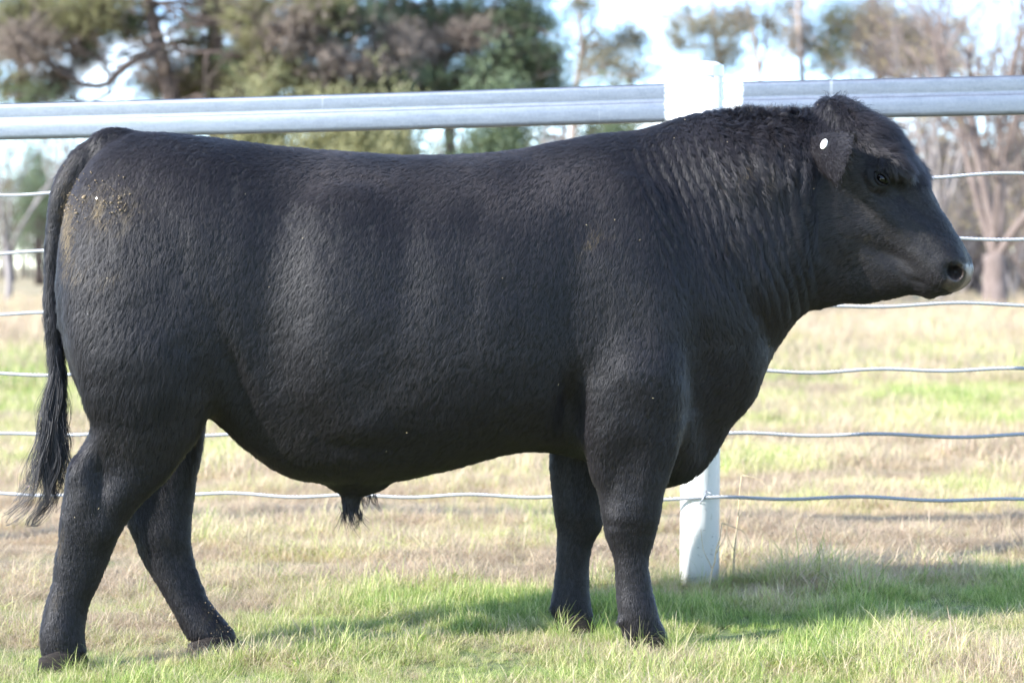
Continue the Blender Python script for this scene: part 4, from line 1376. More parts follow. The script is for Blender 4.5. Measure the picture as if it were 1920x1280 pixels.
def skin_material():
    m, t, p = new_mat('black_hide')
    c = mixc(t, attr(t, 'mud'), (0.0065, 0.0058, 0.0068), (0.07, 0.052, 0.03))     # black skin under the hair
    nse = attr(t, 'nose')
    co = objco(t)
    vn = node(t, 'ShaderNodeTexVoronoi', Scale=170.0); t.links.new(co, vn.inputs['Vector'])
    pad = mixc(t, math_n(t, 'ADD', math_n(t, 'MULTIPLY', vn.outputs['Distance'], 0.5), math_n(t, 'MULTIPLY', noise(t, 22, 3, 0.6, co), 0.6)), (0.014, 0.011, 0.011), (0.085, 0.066, 0.057))
    c = mixc(t, nse, c, pad)
    c = mixc(t, attr(t, 'inner'), c, (0.008, 0.006, 0.006))
    t.links.new(c, p.inputs['Base Color'])
    t.links.new(math_n(t, 'SUBTRACT', 0.62, math_n(t, 'MULTIPLY', nse, 0.24)), p.inputs['Roughness'])
    v = node(t, 'ShaderNodeTexVoronoi', Scale=240.0); t.links.new(co, v.inputs['Vector'])
    bump(t, p, v.outputs['Distance'], 0.35, 0.0015)
    p.inputs['Specular IOR Level'].default_value = 0.3
    return m


hide = skin_material()
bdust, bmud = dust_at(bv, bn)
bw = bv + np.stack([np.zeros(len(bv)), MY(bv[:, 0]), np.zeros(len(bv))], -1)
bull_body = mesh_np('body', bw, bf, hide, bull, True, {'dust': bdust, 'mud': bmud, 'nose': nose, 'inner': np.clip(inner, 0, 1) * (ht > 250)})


# hooves: two claws each
def hoof_mat():
    m, t, p = new_mat('hoof_horn')
    n = noise(t, 40, 4, 0.6, objco(t), (1, 1, 4))
    t.links.new(ramp(t, n, [(0.3, (0.012, 0.010, 0.010)), (0.75, (0.042, 0.033, 0.027))]), p.inputs['Base Color'])
    p.inputs['Roughness'].default_value = 0.8
    p.inputs['Specular IOR Level'].default_value = 0.2
    bump(t, p, n, 0.3, 0.004)
    return m


HOOF = hoof_mat()
def hoof(px0, px1, pyt, pyb, yc):
    """px0 heel, px1 toe at the ground, pyt coronet row, pyb ground row."""
    x0, x1 = float(BX(px0, yc)), float(BX(px1, yc))
    zt = float(BZ(pyt, (x0 + x1) / 2, yc)); 
    rings, n = [], 16
    for kz in range(6):
        u = kz / 5
        for s in (-1, 1):
            pass
    V, Fc = [], []
    for s in (-1, 1):
        base = len(V)
        for kz in range(6):
            u = kz / 5
            a = x0 + (x1 - x0) * 0.03 * (1 - u)
            b = x1 - (x1 - x0) * 0.26 * (1 - u) ** 0.8
            zb = float(gz((a + b) / 2, MY((a + b) / 2) + yc)) - 0.006
            z = zt + (zb - zt) * u
            hw = 0.0235 + 0.004 * u
            for j in range(n):
                an = 2 * math.pi * j / n
                cx, sy = math.cos(an), math.sin(an)
                x = (a + b) / 2 + (b - a) / 2 * np.sign(cx) * abs(cx) ** 0.75
                narrow = 1 - 0.55 * max(0, cx) ** 2
                y = yc + s * (0.0265) + hw * np.sign(sy) * abs(sy) ** 0.8 * narrow
                V.append((x, MY(x) + y, z + 0.02 * (1 - u) * max(0, -cx) * -1))
        for kz in range(5):
            for j in range(n):
                Fc.append((base + kz * n + j, base + (kz + 1) * n + j, base + (kz + 1) * n + (j + 1) % n, base + kz * n + (j + 1) % n))
        for kz in (0, 5):
            r = [base + kz * n + j for j in range(n)]
            for q in range(0, n // 2 - 1):
                Fc.append((r[q], r[q + 1], r[n - 2 - q], r[n - 1 - q]))
    return mesh_np('hoof', np.array(V), np.array(Fc), HOOF, bull)


hoof(74, 176, 1214, 1255, -.12); hoof(352, 462, 1188, 1222, .11)
hoof(1168, 1274, 1188, 1215, -.145); hoof(1038, 1126, 1150, 1178, .20)


# eyes
def build_eyes():
    em, t, p = new_mat('eyeball')
    p.inputs['Base Color'].default_value = (0.004, 0.003, 0.003, 1)
    p.inputs['Roughness'].default_value = 0.10
    p.inputs['Specular IOR Level'].default_value = 0.35
    lm, t, p = new_mat('eyelid_skin')
    p.inputs['Base Color'].default_value = (0.007, 0.006, 0.006, 1)
    p.inputs['Specular IOR Level'].default_value = 0.2
    p.inputs['Roughness'].default_value = 0.6
    cell = bv[np.argmin(((ht - ET) ** 2 + (hs - ES) ** 2) + np.where(hl < 0, 1e6, 0))]
    lsurf = float(head_coords(*cell)[2])
    for sg in (1, -1):
        c = head_point(ET + 1, ES - 1, sg * (lsurf - 0.006))
        R = 0.0190
        n, k = 24, 14
        V = []
        for i in range(k + 1):
            th = math.pi * i / k
            for j in range(n):
                ph = 2 * math.pi * j / n
                V.append(c + HE * (R * math.sin(th) * math.cos(ph)) + HN * (R * math.sin(th) * math.sin(ph)) + HL * (R * math.cos(th)))
        V = np.array(V)
        i = np.arange(k)[:, None] * n; j = np.arange(n)[None]; jn = (j + 1) % n
        q = np.stack([i + j, i + n + j, i + n + jn, i + jn], -1).reshape(-1, 4)
        V[:, 1] += MY(V[:, 0])
        e = mesh_np('eye', V, q, em, bull)
        for up in (1, -1):
            T = Tubes(); P = []
            for u in np.linspace(-1, 1, 15):
                a = u * 0.0265
                b = up * (0.0135 if up > 0 else 0.0120) * (1 - u * u) ** 0.8 - 0.002 * u
                out = math.sqrt(max(0.0, 0.0235 ** 2 - (a * 0.72) ** 2 - b * b))
                P.append(c + HE * a + HN * b + HL * (sg * out * 0.98))
            P = np.array(P); P[:, 1] += MY(P[:, 0])
            rr = 0.0020 + 0.0022 * (1 - np.linspace(-1, 1, 15) ** 2)
            T.add(P, rr if up > 0 else rr * 0.8, 8)
            o = T.build('eyelid', lm, bull)
            o.parent = e; o.location = (0, 0, 0)


build_eyes()


# ears
def build_ear(sg):
    """Grid u from the base to the tip, v from the upper to the lower edge; the shell is two skins thick."""
    nu, nv = 18, 15
    up_edge = np.array([(1512, 264, .118), (1540, 252, .165), (1572, 249, .225), (1600, 250, .262)])
    lo_edge = np.array([(1518, 306, .118), (1540, 318, .165), (1557, 333, .215), (1570, 343, .245)])
    P = np.zeros((nu, nv, 3))
    for i, u in enumerate(np.linspace(0, 1, nu)):
        for j, v in enumerate(np.linspace(0, 1, nv)):
            a = np.array([np.interp(u * 3, range(4), up_edge[:, q]) for q in range(3)])
            b = np.array([np.interp(u * 3, range(4), lo_edge[:, q]) for q in range(3)])
            m = a * (1 - v) + b * v
            m[2] += 0.062 * math.sin(math.pi * v) * (0.35 + 0.65 * u)                 # bulges towards the lens
            m[0] += (7 * math.sin(math.pi * v) - 2) * u ** 2                         # free edge bows forward
            P[i, j] = m
    out = []
    for lay in (0, 1):
        for i in range(nu):
            for j in range(nv):
                px, py, off = P[i, j]
                x = float(BX(px, -off)); z = float(BZ(py, x, -off))
                th = 0.010 * (1 - 0.6 * i / (nu - 1))
                out.append((x + lay * th * 0.9, -off + lay * th * 0.75, z))
    V = np.array(out)
    if sg < 0:
        t, s, l = head_coords(V[:, 0], V[:, 1], V[:, 2])
        V = np.stack([head_point(a, b, -c) for a, b, c in zip(t, s, l)])
    N = nu * nv
    q = []
    for i in range(nu - 1):
        for j in range(nv - 1):
            a = i * nv + j
            q.append((a, a + 1, a + nv + 1, a + nv)); a += N
            q.append((a, a + nv, a + nv + 1, a + 1))
    ring = [j for j in range(nv)] + [i * nv + nv - 1 for i in range(1, nu)] + [(nu - 1) * nv + j for j in range(nv - 2, -1, -1)] + [i * nv for i in range(nu - 2, 0, -1)]
    for k in range(len(ring)):
        a, b = ring[k], ring[(k + 1) % len(ring)]
        q.append((a, a + N, b + N, b))
    q = np.array(q)
    if sg < 0: q = q[:, ::-1]
    W = V.copy(); W[:, 1] += MY(W[:, 0])
    n0 = len(W)
    o = mesh_np('ear', W, q, hide, bull, True, {'dust': np.full(n0, 0.0), 'mud': np.zeros(n0), 'nose': np.zeros(n0), 'inner': np.zeros(n0)})
    return o, V, q, P


ear, ear_v, ear_q, ear_p = build_ear(1)
ear2, _, _, _ = build_ear(-1)
tm, t, p = new_mat('tag_plastic')
p.inputs['Base Color'].default_value = (0.86, 0.85, 0.78, 1)
p.inputs['Roughness'].default_value = 0.35
nu, nv = 18, 15
ctr = ear_v[7 * nv + 4]
du = ear_v[10 * nv + 4] - ear_v[4 * nv + 4]; dv = ear_v[7 * nv + 7] - ear_v[7 * nv + 2]
du /= np.linalg.norm(du); nn = np.cross(du, dv); nn /= np.linalg.norm(nn)
if nn[1] > 0: nn = -nn
dv = np.cross(nn, du)
prof = [(0.0, 0.0085), (0.005, 0.0085), (0.0125, 0.0065), (0.0142, 0.0045), (0.0138, 0.001), (0.004, -0.001), (0.0035, -0.006)]
V = np.array([ctr + nn * h + (du * math.cos(a) + dv * math.sin(a)) * max(r, 0.0003) for r, h in prof for a in np.arange(20) * 2 * math.pi / 20])
i = np.arange(len(prof) - 1)[:, None] * 20; j = np.arange(20)[None]; jn = (j + 1) % 20
q = np.stack([i + j, i + 20 + j, i + 20 + jn, i + jn], -1).reshape(-1, 4)
V[:, 1] += MY(V[:, 0])
ear_tag = mesh_np('ear_tag', V, q, tm, bull)
ear_tag.parent = ear; ear_tag.location = (0, 0, 0)
ear_tag['label'] = 'small round cream button tag'
# ------------------------------------------------------------------ hair
def hair_mat():
    m, t, p = new_mat('black_hair')
    c = coat_colour(t, attr(t, 'dust'), attr(t, 'mud'))
    sh = attr(t, 'shade')
    hsv = t.nodes.new('ShaderNodeHueSaturation'); t.links.new(c, hsv.inputs['Color'])
    t.links.new(math_n(t, 'ADD', math_n(t, 'MULTIPLY', sh, 1.1), 0.45), hsv.inputs['Value'])
    t.links.new(hsv.outputs['Color'], p.inputs['Base Color'])
    # a strand is shaded mostly as the hide it lies on, a little by its own roundness
    av = t.nodes.new('ShaderNodeAttribute'); av.attribute_name = 'lie'
    geo = t.nodes.new('ShaderNodeNewGeometry')
    vm = t.nodes.new('ShaderNodeMix'); vm.data_type = 'VECTOR'; vm.inputs[0].default_value = 0.30
    t.links.new(av.outputs['Vector'], vm.inputs[4]); t.links.new(geo.outputs['Normal'], vm.inputs[5])
    nrm = t.nodes.new('ShaderNodeVectorMath'); nrm.operation = 'NORMALIZE'
    t.links.new(vm.outputs[1], nrm.inputs[0]); t.links.new(nrm.outputs[0], p.inputs['Normal'])
    p.inputs['Roughness'].default_value = 0.50
    p.inputs['Specular IOR Level'].default_value = 0.36
    return m


HAIR = hair_mat()


def curves_obj(name, pts, radii, dust, mud, shade, parent, lie=None):
    """pts (n,k,3) in world space, radii (n,k)."""
    n, k = pts.shape[:2]
    cu = bpy.data.hair_curves.new(name)
    cu.add_curves([k] * n)
    cu.position_data.foreach_set('vector', pts.astype(np.float32).ravel())
    a = cu.attributes.get('radius') or cu.attributes.new('radius', 'FLOAT', 'POINT')
    a.data.foreach_set('value', radii.astype(np.float32).ravel())
    for nm, v in (('dust', dust), ('mud', mud), ('shade', shade)):
        a = cu.attributes.new(nm, 'FLOAT', 'CURVE'); a.data.foreach_set('value', np.asarray(v, np.float32))
    if lie is None:
        d = pts[:, -1] - pts[:, 0]; d /= np.linalg.norm(d, axis=1, keepdims=True) + 1e-9
        lie = np.tile((-0.25, -0.85, 0.25), (n, 1)) + RNG.normal(0, 0.25, (n, 3))
        lie = lie - d * np.sum(lie * d, 1)[:, None] * 0.8
    lie = lie / (np.linalg.norm(lie, axis=1, keepdims=True) + 1e-9)
    a = cu.attributes.new('lie', 'FLOAT_VECTOR', 'CURVE'); a.data.foreach_set('vector', lie.astype(np.float32).ravel())
    cu.materials.append(HAIR)
    o = bpy.data.objects.new(name, cu)
    COL.objects.link(o)
    o.parent = parent
    o.location = -Vector(bull.location)
    o['kind'] = 'stuff'
    return o


def sample_surface(v, f, weight, n, rng):
    a, b, c, d = (v[f[:, i]] for i in range(4))
    area = 0.5 * np.linalg.norm(np.cross(c - a, d - b), axis=1)
    w = area * weight
    cdf = np.cumsum(w); cdf /= cdf[-1]
    fi = np.searchsorted(cdf, rng.random(n))
    u, s = rng.random(n)[:, None], rng.random(n)[:, None]
    q = f[fi]
    p = (v[q[:, 0]] * (1 - u) + v[q[:, 1]] * u) * (1 - s) + (v[q[:, 3]] * (1 - u) + v[q[:, 2]] * u) * s
    return p, fi, q, u, s


def coat():
    rng = np.random.default_rng(77)
    fc = bv[bf].mean(1); fn = bn[bf].mean(1); fn /= np.linalg.norm(fn, axis=1, keepdims=True)
    fcol, frow = view_rc(fc)
    t_, s_, l_ = head_coords(fc[:, 0], fc[:, 1], fc[:, 2])
    near = np.where(fn[:, 1] < 0.25, 1.0, 0.16)
    bare = nose[bf].max(1) > 0.3
    erho = np.sqrt(((t_ - ET) / 25) ** 2 + ((s_ - ES) / 17) ** 2)
    bare |= (erho < 1.25) & (t_ > 20)
    bare |= (inner[bf].max(1) > 0.2) & (t_ > 250)
    wgt = near * ~bare
    N, K, M = 105000, 6, 4
    p, fi, q, u, s = sample_surface(bv, bf, wgt, N, rng)
    n = fn[fi]
    col, row = view_rc(p)
    t, sh, l = head_coords(p[:, 0], p[:, 1], p[:, 2])
    head = sstep(-30, 40, t) * (col > 1480)
    neck = sstep(1180, 1300, col) * (1 - head) * (row < 640)
    # direction of the lie of the hair
    flow = np.stack([-0.50 + 0 * col, 0 * col, -1.0 + 0 * col], -1)
    hind = (1 - sstep(330, 520, col))
    flow[:, 0] += hind * 0.25 + neck * 0.62 + 0.25 * (row > 860)
    flow[:, 0] -= 0.35 * np.exp(-((col - 520) / 90) ** 2 - ((row - 640) / 120) ** 2)
    fh = -HE * 0.75 + np.array((0, 0, -0.55))
    flow = flow * (1 - head[:, None]) + fh[None] * head[:, None]
    fore = head * sstep(70, 100, sh) * (1 - sstep(110, 170, t))
    flow += fore[:, None] * (HE * 1.6 + np.array((0, 0, -0.2)))[None]
    wob = np.stack([vnoise(p * 5, 41 + k) for k in range(3)], -1)
    wob2 = np.stack([vnoise(p * 28, 51 + k) for k in range(3)], -1)
    curly = np.exp(-((col - 1410) / 75) ** 2 - ((row - 335) / 60) ** 2) + 0.6 * np.exp(-((col - 1380) / 40) ** 2 - ((row - 470) / 50) ** 2) + 0.8 * fore
    flow = flow / np.linalg.norm(flow, axis=1, keepdims=True) + 0.30 * wob + (0.035 + 0.5 * curly)[:, None] * wob2 + rng.normal(0, 0.055, (N, 3))
    tang = flow - n * np.sum(flow * n, 1)[:, None]
    tang /= np.linalg.norm(tang, axis=1, keepdims=True) + 1e-9
    # length, lift
    L = 0.015 + 0 * col
    L += 0.006 * hind * sstep(380, 560, row) * (1 - sstep(820, 900, row)) + 0.003 * neck
    L += 0.016 * curly + 0.012 * fore
    L = np.where(row > 900, 0.011, L)
    tailz = (col < 135) & (row < 760) & (col < np.interp(row, [240, 300, 385, 500, 600, 760], [230, 185, 138, 116, 115, 130]))
    L = np.where(tailz, 0.013 + 0.022 * sstep(420, 650, row), L)
    crest = sstep(0.35, 0.9, n[:, 2]) * sstep(1300, 1400, col) * (1 - sstep(1500, 1560, col)) * rng.uniform(0.3, 1.1, N)
    L = L + 0.008 * crest
    poll = np.exp(-((t + 30) / 50) ** 2 - ((sh - 135) / 40) ** 2) * (col > 1500)
    L += 0.010 * poll
    cheek = head * np.exp(-((t - 60) / 70) ** 2 - ((sh + 70) / 80) ** 2)
    L += 0.005 * cheek
    face = head * sstep(110, 170, t)
    L = L * (1 - 0.45 * face)
    rump_low = np.exp(-((col - 250) / 90) ** 2 - ((row - 720) / 70) ** 2)
    L += 0.014 * rump_low
    L *= rng.uniform(0.8, 1.2, N)
    lift = 0.17 + 0.02 * neck + 0.55 * crest + 0.25 * poll + 0.22 * curly + 0.05 * cheek - 0.06 * (row > 900)
    lift = lift + rng.normal(0, 0.03, N)
    bi = np.cross(n, tang)
    # strands of each clump
    ang = rng.random((N, K)) * 6.283; rr = 0.0050 * np.sqrt(rng.random((N, K)))
    root = p[:, None] + tang[:, None] * (rr * np.cos(ang))[..., None] + bi[:, None] * (rr * np.sin(ang))[..., None] - n[:, None] * 0.0010
    tipc = p + L[:, None] * (tang * np.cos(lift)[:, None] + n * np.sin(lift)[:, None])
    # the hide's own normal, leaning the way each clump stands up
    qn = bn[q]
    sn = (qn[:, 0] * (1 - u) + qn[:, 1] * u) * (1 - s) + (qn[:, 3] * (1 - u) + qn[:, 2] * u) * s
    calm = np.where(row > 860, 0.5, 1.0)[:, None]
    sn = sn + rng.normal(0, 0.035, (N, 3)) * calm + 0.014 * calm * np.stack([vnoise(p * 60, 61 + k) for k in range(3)], -1) - tang * (0.10 + 0.5 * (crest + poll * 0.5)[:, None])
    tight = np.clip(0.12 + 0.15 * neck + 0.25 * curly, 0, 0.85)
    own = root + (tipc - p)[:, None] * rng.uniform(0.75, 1.15, (N, K))[..., None]
    tip = own * (1 - tight)[:, None, None] + tipc[:, None] * tight[:, None, None] + rng.normal(0, 0.0009, (N, K, 3)) + (rng.normal(0, 0.10, (N, K, 3)) * L[:, None, None])
    pts = np.zeros((N, K, M, 3))
    wave = (curly * 0.18 + 0.03 + 0.08 * poll) * L
    ph = rng.uniform(0, 6.28, N)
    for m in range(M):
        f = m / (M - 1)
        pts[:, :, m] = root * (1 - f) + tip * f
        arc = 4 * f * (1 - f)
        pts[:, :, m] += n[:, None] * (L * 0.10 * arc)[:, None, None]
        pts[:, :, m] += bi[:, None] * (wave * np.sin(ph + f * 5.2) * f)[:, None, None]
        pts[:, :, m] += n[:, None] * (wave * 0.5 * np.cos(ph + f * 5.2) * f)[:, None, None]
    pts = pts.reshape(N * K, M, 3)
    pts[..., 1] += MY(pts[..., 0])
    rad_ = np.linspace(1, 0.28, M)[None] * (0.00042 * rng.uniform(0.7, 1.25, N * K))[:, None]
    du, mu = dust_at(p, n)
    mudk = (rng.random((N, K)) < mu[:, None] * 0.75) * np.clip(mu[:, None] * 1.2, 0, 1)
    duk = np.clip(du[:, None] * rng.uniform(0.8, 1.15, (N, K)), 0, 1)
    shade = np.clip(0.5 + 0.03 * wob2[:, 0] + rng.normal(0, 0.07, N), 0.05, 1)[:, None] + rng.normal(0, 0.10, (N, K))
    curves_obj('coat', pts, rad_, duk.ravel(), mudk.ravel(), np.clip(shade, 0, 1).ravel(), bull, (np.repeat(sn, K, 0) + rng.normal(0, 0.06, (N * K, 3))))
    print('coat strands', N * K)


coat()


def locks(name, roots, dirs, n_per, lens, spread, curl, rng, grav=0.0, rad0=0.00045, M=9, root_sp=0.006, curlf=1.0, parent=None, lie=None):
    """Separate longer locks: each a few strands that share a wave."""
    out = []
    for r, d, ln in zip(roots, dirs, lens):
        d = d / np.linalg.norm(d)
        a = np.cross(d, (0.3, 0.2, 0.9)); a /= np.linalg.norm(a); b = np.cross(d, a)
        ph, fr = rng.uniform(0, 6.28), rng.uniform(3.0, 6.0) * curlf
        f = np.linspace(0, 1, M)
        bend = a * rng.normal(0, 1) + b * rng.normal(0, 1)
        for k in range(n_per):
            rk = r + rng.normal(0, root_sp, 3) * 0.6
            lk = ln * rng.uniform(0.65, 1.15)
            pk = rk + np.outer(f * lk, d) + np.outer(f ** 2 * lk * spread, bend + rng.normal(0, 0.35, 3))
            w = curl * lk * f
            pk = pk + np.outer(w * np.sin(ph + f * fr + rng.normal(0, 0.25)), a) + np.outer(w * np.cos(ph + f * fr), b)
            pk[:, 2] -= grav * lk * f ** 2
            out.append(pk)
    P = np.array(out)
    P[..., 1] += MY(P[..., 0])
    n = len(P)
    R = np.linspace(1, 0.3, M)[None] * (rad0 * rng.uniform(0.7, 1.25, n))[:, None]
    return curves_obj(name, P, R, np.clip(rng.normal(0.10, 0.12, n), 0, 1), np.zeros(n), np.clip(rng.normal(0.5, 0.2, n), 0, 1), parent or bull, None if lie is None else np.repeat(lie, n_per, 0) + rng.normal(0, 0.15, (n, 3)))


def tail_switch():
    rng = np.random.default_rng(88)
    path = np.array([(104, 560), (105, 640), (108, 700), (102, 770), (98, 830), (94, 890), (84, 940), (60, 985)], float)
    left = np.array([0, 0, 0, -6, -16, -24, -30, -26], float)
    s = np.linspace(0, 1, 8); M = 16
    out = []
    cx, cy = smooth_curve(s, path[:, 0]), smooth_curve(s, path[:, 1])
    n = 2600
    lock_id = rng.integers(0, 70, n)
    lock_u = rng.normal(0, 1, 70); lock_v = rng.normal(0, 1, 70); lock_e = rng.uniform(0.72, 1.1, 70); lock_p = rng.uniform(0, 6.28, 70)
    wid = smooth_curve(s, np.array([8, 10, 12, 18, 22, 22, 20, 14], float))
    for i in range(n):
        li = lock_id[i]
        s0 = rng.uniform(0.0, 0.5)
        s1 = min(1.0, s0 + rng.uniform(0.3, 0.65)) * (lock_e[li] if s0 > 0.2 else 1)
        s1 = max(s1, s0 + 0.15)
        ss = np.linspace(s0, s1, M)
        g = np.linspace(0, 1, M)
        a = np.clip(lock_u[li] * 0.62 * (0.25 + 0.9 * g) + rng.normal(0, 0.28) * (1 - 0.9 * g) + rng.normal(0, 0.07) * g, -1.6, 1.6)
        b = np.clip(lock_v[li] * 0.5 + rng.normal(0, 0.22), -1.6, 1.6)
        px = cx(ss) + a * wid(ss) + 8 * np.sin(lock_p[li] + ss * 22) * g
        if lock_u[li] < -0.7: px = px - 30 * g ** 3 * (s1 > 0.8)
        py = cy(ss)
        x = BX(px); z = BZ(py, x)
        y = -0.004 + b * wid(ss) / 745 + 0.004 * np.sin(lock_p[li] * 2 + ss * 13)
        out.append(np.stack([x, y, z], -1))
    P = np.array(out)
    P[..., 1] += MY(P[..., 0])
    R = np.linspace(1, 0.35, M)[None] * (0.00055 * rng.uniform(0.7, 1.3, n))[:, None]
    curves_obj('tail_switch', P, R, np.clip(rng.normal(0.03, 0.10, n), 0, 1), (rng.random(n) < 0.02) * 0.4, np.clip(rng.normal(0.36, 0.2, n), 0.02, 1), bull)


tail_switch()


def tufts():
    rng = np.random.default_rng(99)
    # tangled hair on the poll
    t, s, l = head_coords(bv[:, 0], bv[:, 1], bv[:, 2])
    w = np.exp(-((t + 30) / 42) ** 2 - ((s - 145) / 34) ** 2 - (l / 0.085) ** 2) * (s > 70) * (view_rc(bv)[0] > 1480)
    idx = rng.choice(len(bv), 420, p=w / w.sum())
    d = bn[idx] * 0.32 + rng.normal(0, 0.40, (420, 3)) + np.array((-0.2, -0.15, 0.0))
    d[t[idx] > -20] += HE * 0.8
    pl = bn[idx] + rng.normal(0, 0.35, (420, 3))
    locks('poll_hair', bv[idx], d, 7, rng.uniform(0.014, 0.036, 420), 0.25, 0.20, rng, 0.25, 0.00042, curlf=1.3, lie=pl)
    # forehead fringe falling over the brow
    w = np.exp(-((t - 25) / 40) ** 2 - ((s - 118) / 26) ** 2) * (s > 80) * (np.abs(l) < 0.125)
    idx = rng.choice(len(bv), 340, p=w / w.sum())
    d = bn[idx] * 0.30 + HE * 0.8 + np.array((0, 0, -0.35)) + rng.normal(0, 0.22, (340, 3))
    locks('forehead_hair', bv[idx], d, 7, rng.uniform(0.020, 0.038, 340), 0.2, 0.12, rng, 0.2, 0.00040, lie=bn[idx] + rng.normal(0, 0.25, (340, 3)))
    # short mane on the crest
    c, r = view_rc(bv)
    w = (bn[:, 2] > 0.6) * sstep(1345, 1375, c) * (1 - sstep(1500, 1530, c)) * np.exp(-(bv[:, 1] / 0.05) ** 2)
    idx = rng.choice(len(bv), 240, p=w / w.sum())
    d = bn[idx] + rng.normal(0, 0.35, (240, 3)) + np.array((-0.3, -0.15, 0))
    locks('mane', bv[idx], d, 6, rng.uniform(0.016, 0.028, 240), 0.3, 0.10, rng, 0.15, 0.00040, M=6)
    # tuft of the sheath
    R, D, Ln = [], [], []
    for k in range(26):
        q = bp(rng.uniform(643, 678), rng.uniform(940, 962), rng.normal(0, .010))
        R.append(q); D.append(np.array((rng.normal(0.02, 0.10), rng.normal(0, 0.15), -1.0))); Ln.append(rng.uniform(0.035, 0.062))
    for k in range(10):
        q = bp(rng.uniform(672, 705), rng.uniform(922, 930), rng.normal(0, .010))
        R.append(q); D.append(np.array((rng.normal(0.30, 0.25), rng.normal(0, 0.15), -1.0))); Ln.append(rng.uniform(0.02, 0.045))
    locks('sheath_hair', np.array(R), np.array(D), 9, Ln, 0.28, 0.05, rng, 0.0, 0.00045, root_sp=0.004)
    # curls hanging on the side of the neck, tips dulled with dust
    w = (np.exp(-((c - 1405) / 62) ** 2 - ((r - 315) / 42) ** 2) + 0.5 * np.exp(-((c - 1375) / 32) ** 2 - ((r - 455) / 34) ** 2)) * (bn[:, 1] < -0.2)
    w = np.where(w > 0.15, w, 0)
    idx = rng.choice(len(bv), 170, p=w / w.sum())
    d = bn[idx] * 0.16 + np.array((0.10, -0.05, -1.0)) + rng.normal(0, 0.16, (170, 3))
    o = locks('neck_curls', bv[idx] + bn[idx] * 0.004, d, 8, rng.uniform(0.026, 0.046, 170), 0.10, 0.16, rng, 0.1, 0.00042, M=10, root_sp=0.003, curlf=1.5, lie=bn[idx] + rng.normal(0, 0.3, (170, 3)))
    o.data.attributes['dust'].data.foreach_set('value', np.repeat(rng.uniform(0.02, 0.32, 170), 8).astype(np.float32))
    # fur of the ears
    o = ear_v; n = 18 * 15
    tri = ear_q[(ear_q < n).all(1)]
    fc = o[tri].mean(1); nn = np.cross(o[tri[:, 2]] - o[tri[:, 0]], o[tri[:, 3]] - o[tri[:, 1]]); nn /= np.linalg.norm(nn, axis=1, keepdims=True) + 1e-9
    if nn[:, 1].mean() > 0: nn = -nn
    pos, fi, q, u, s2 = sample_surface(o, tri, np.ones(len(tri)), 5500, rng)
    keep = np.linalg.norm(pos - ctr, axis=1) > 0.0165
    pos, fi = pos[keep], fi[keep]
    d = np.array((0.75, -0.55, -0.25)) + rng.normal(0, 0.14, (len(pos), 3))
    d = d - nn[fi] * np.sum(d * nn[fi], 1)[:, None]; d = d / np.linalg.norm(d, axis=1, keepdims=True) + nn[fi] * 0.22
    pos = pos + nn[fi] * 0.001
    ef = locks('ear_fur', pos, d, 3, rng.uniform(0.008, 0.014, len(pos)), 0.08, 0.02, rng, 0.1, 0.00036, M=4, root_sp=0.002, lie=nn[fi] + 0.12 * rng.normal(0, 1, (len(pos), 3)))
    ef.data.attributes['dust'].data.foreach_set('value', np.zeros(len(pos) * 3, np.float32))
    ef.data.attributes['shade'].data.foreach_set('value', rng.uniform(0.15, 0.65, len(pos) * 3).astype(np.float32))
    # fringe along the free edge of the ear
    ed = np.array([o[17 * 15 + j] for j in range(15)] + [o[i * 15 + 14] for i in range(6, 18)] + [o[i * 15] for i in range(8, 18)])
    idx = rng.integers(0, len(ed), 200)
    d = np.array((0.5, -0.4, -0.4)) + rng.normal(0, 0.4, (200, 3))
    el = np.array((0.3, -0.3, -0.6)) + rng.normal(0, 0.4, (200, 3))
    locks('ear_fringe', ed[idx] + rng.normal(0, 0.003, (200, 3)), d, 4, rng.uniform(0.010, 0.024, 200), 0.3, 0.1, rng, 0.2, 0.00036, M=6, lie=el)
    # whiskers round the nostril
    R = [head_point(rng.uniform(255, 285), rng.uniform(-30, -5), 0.085) for k in range(14)]
    locks('whiskers', np.array(R), np.array([(-0.5, -0.5, -0.4)] * 14) + rng.normal(0, 0.25, (14, 3)), 1, rng.uniform(0.02, 0.035, 14), 0.3, 0.05, rng, 0.2, 0.0003, M=6, root_sp=0.0)


tufts()


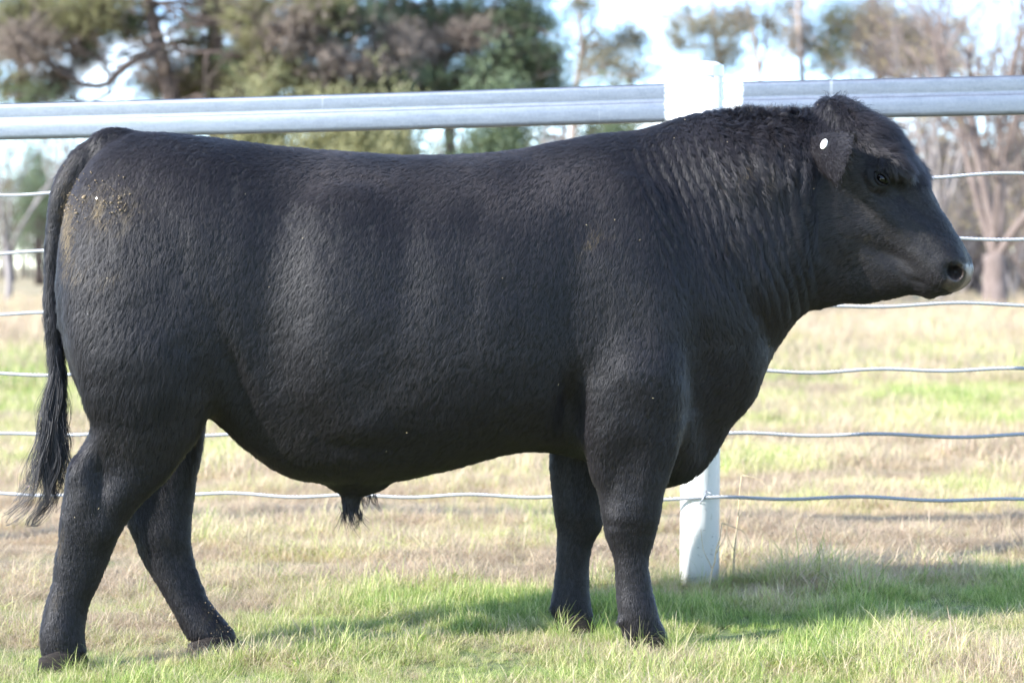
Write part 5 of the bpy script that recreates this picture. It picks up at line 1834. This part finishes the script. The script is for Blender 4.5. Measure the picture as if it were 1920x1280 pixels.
def chaff():
    """Crumbs of dried mud and bits of straw caught in the hair."""
    rng = np.random.default_rng(111)
    m, t, p = new_mat('dried_mud')
    n = noise(t, 60, 3, 0.6, objco(t))
    t.links.new(ramp(t, n, [(0.3, (0.10, 0.074, 0.045)), (0.7, (0.26, 0.195, 0.12))]), p.inputs['Base Color'])
    p.inputs['Roughness'].default_value = 0.9
    sm, t, p = new_mat('straw_bits')
    p.inputs['Base Color'].default_value = (0.36, 0.29, 0.18, 1); p.inputs['Roughness'].default_value = 0.7
    c, r = view_rc(bv)
    nearv = bn[:, 1] < -0.15
    def pick(w, n):
        w = w * nearv
        return rng.choice(len(bv), n, p=w / w.sum())
    i1 = pick(np.exp(-((c - 205) / 48) ** 2 - ((r - 388) / 30) ** 2), 130)
    i2 = pick(np.exp(-((c - 398) / 22) ** 2 - ((r - 1160) / 42) ** 2) + 0.0 * c, 40)
    i3 = pick(np.exp(-((c - 150) / 40) ** 2 - ((r - 360) / 40) ** 2), 60)
    V, Fc = [], []
    for i in np.concatenate([i1, i2, i3]):
        b = len(V); sz = rng.choice([0.0012, 0.002, 0.0034], p=[.55, .35, .10])
        if i == i1[0]: sz = 0.009
        o = bv[i] + bn[i] * (0.006 if i != i1[0] else 0.003)
        k = rng.normal(0, 1, (6, 3)) * 0.3
        for a, d in enumerate(((1, 0, 0), (-1, 0, 0), (0, 1, 0), (0, -1, 0), (0, 0, 1), (0, 0, -1))):
            V.append(o + (np.array(d) + k[a]) * sz)
        Fc += [(b + x, b + y, b + z) for x, y, z in ((0, 2, 4), (2, 1, 4), (1, 3, 4), (3, 0, 4), (2, 0, 5), (1, 2, 5), (3, 1, 5), (0, 3, 5))]
    V = np.array(V); V[:, 1] += MY(V[:, 0])
    o = mesh_np('dried_mud', V, np.array(Fc), m, bull, False); o['kind'] = 'stuff'
    V, Fc = [], []
    wgt = np.full(len(bv), 0.03) * (c < 1480) + 1.2 * np.exp(-((c - 1400) / 110) ** 2 - ((r - 310) / 70) ** 2) + 1.0 * np.exp(-((c - 1110) / 50) ** 2 - ((r - 450) / 40) ** 2) + 0.8 * np.exp(-((c - 150) / 30) ** 2 - ((r - 880) / 60) ** 2) 
    for i in pick(wgt * (r < 1150), 26):
        b = len(V)
        o = bv[i] + bn[i] * 0.007
        d = rng.normal(0, 1, 3); d -= bn[i] * bn[i].dot(d); d /= np.linalg.norm(d)
        e = np.cross(bn[i], d); ln = rng.uniform(0.002, 0.005); w = 0.0006
        for a in (0, 1):
            for s_ in (-1, 1):
                for h in (0, 0.0006):
                    V.append(o + d * ln * (a - .5) + e * w * s_ + bn[i] * h)
        Fc += [(b + x, b + y, b + z, b + w_) for x, y, z, w_ in ((1, 3, 7, 5), (0, 4, 6, 2), (0, 1, 5, 4), (2, 6, 7, 3), (0, 2, 3, 1), (4, 5, 7, 6))]
    V = np.array(V); V[:, 1] += MY(V[:, 0])
    o = mesh_np('straw_bits', V, np.array(Fc), sm, bull, False); o['kind'] = 'stuff'


chaff()
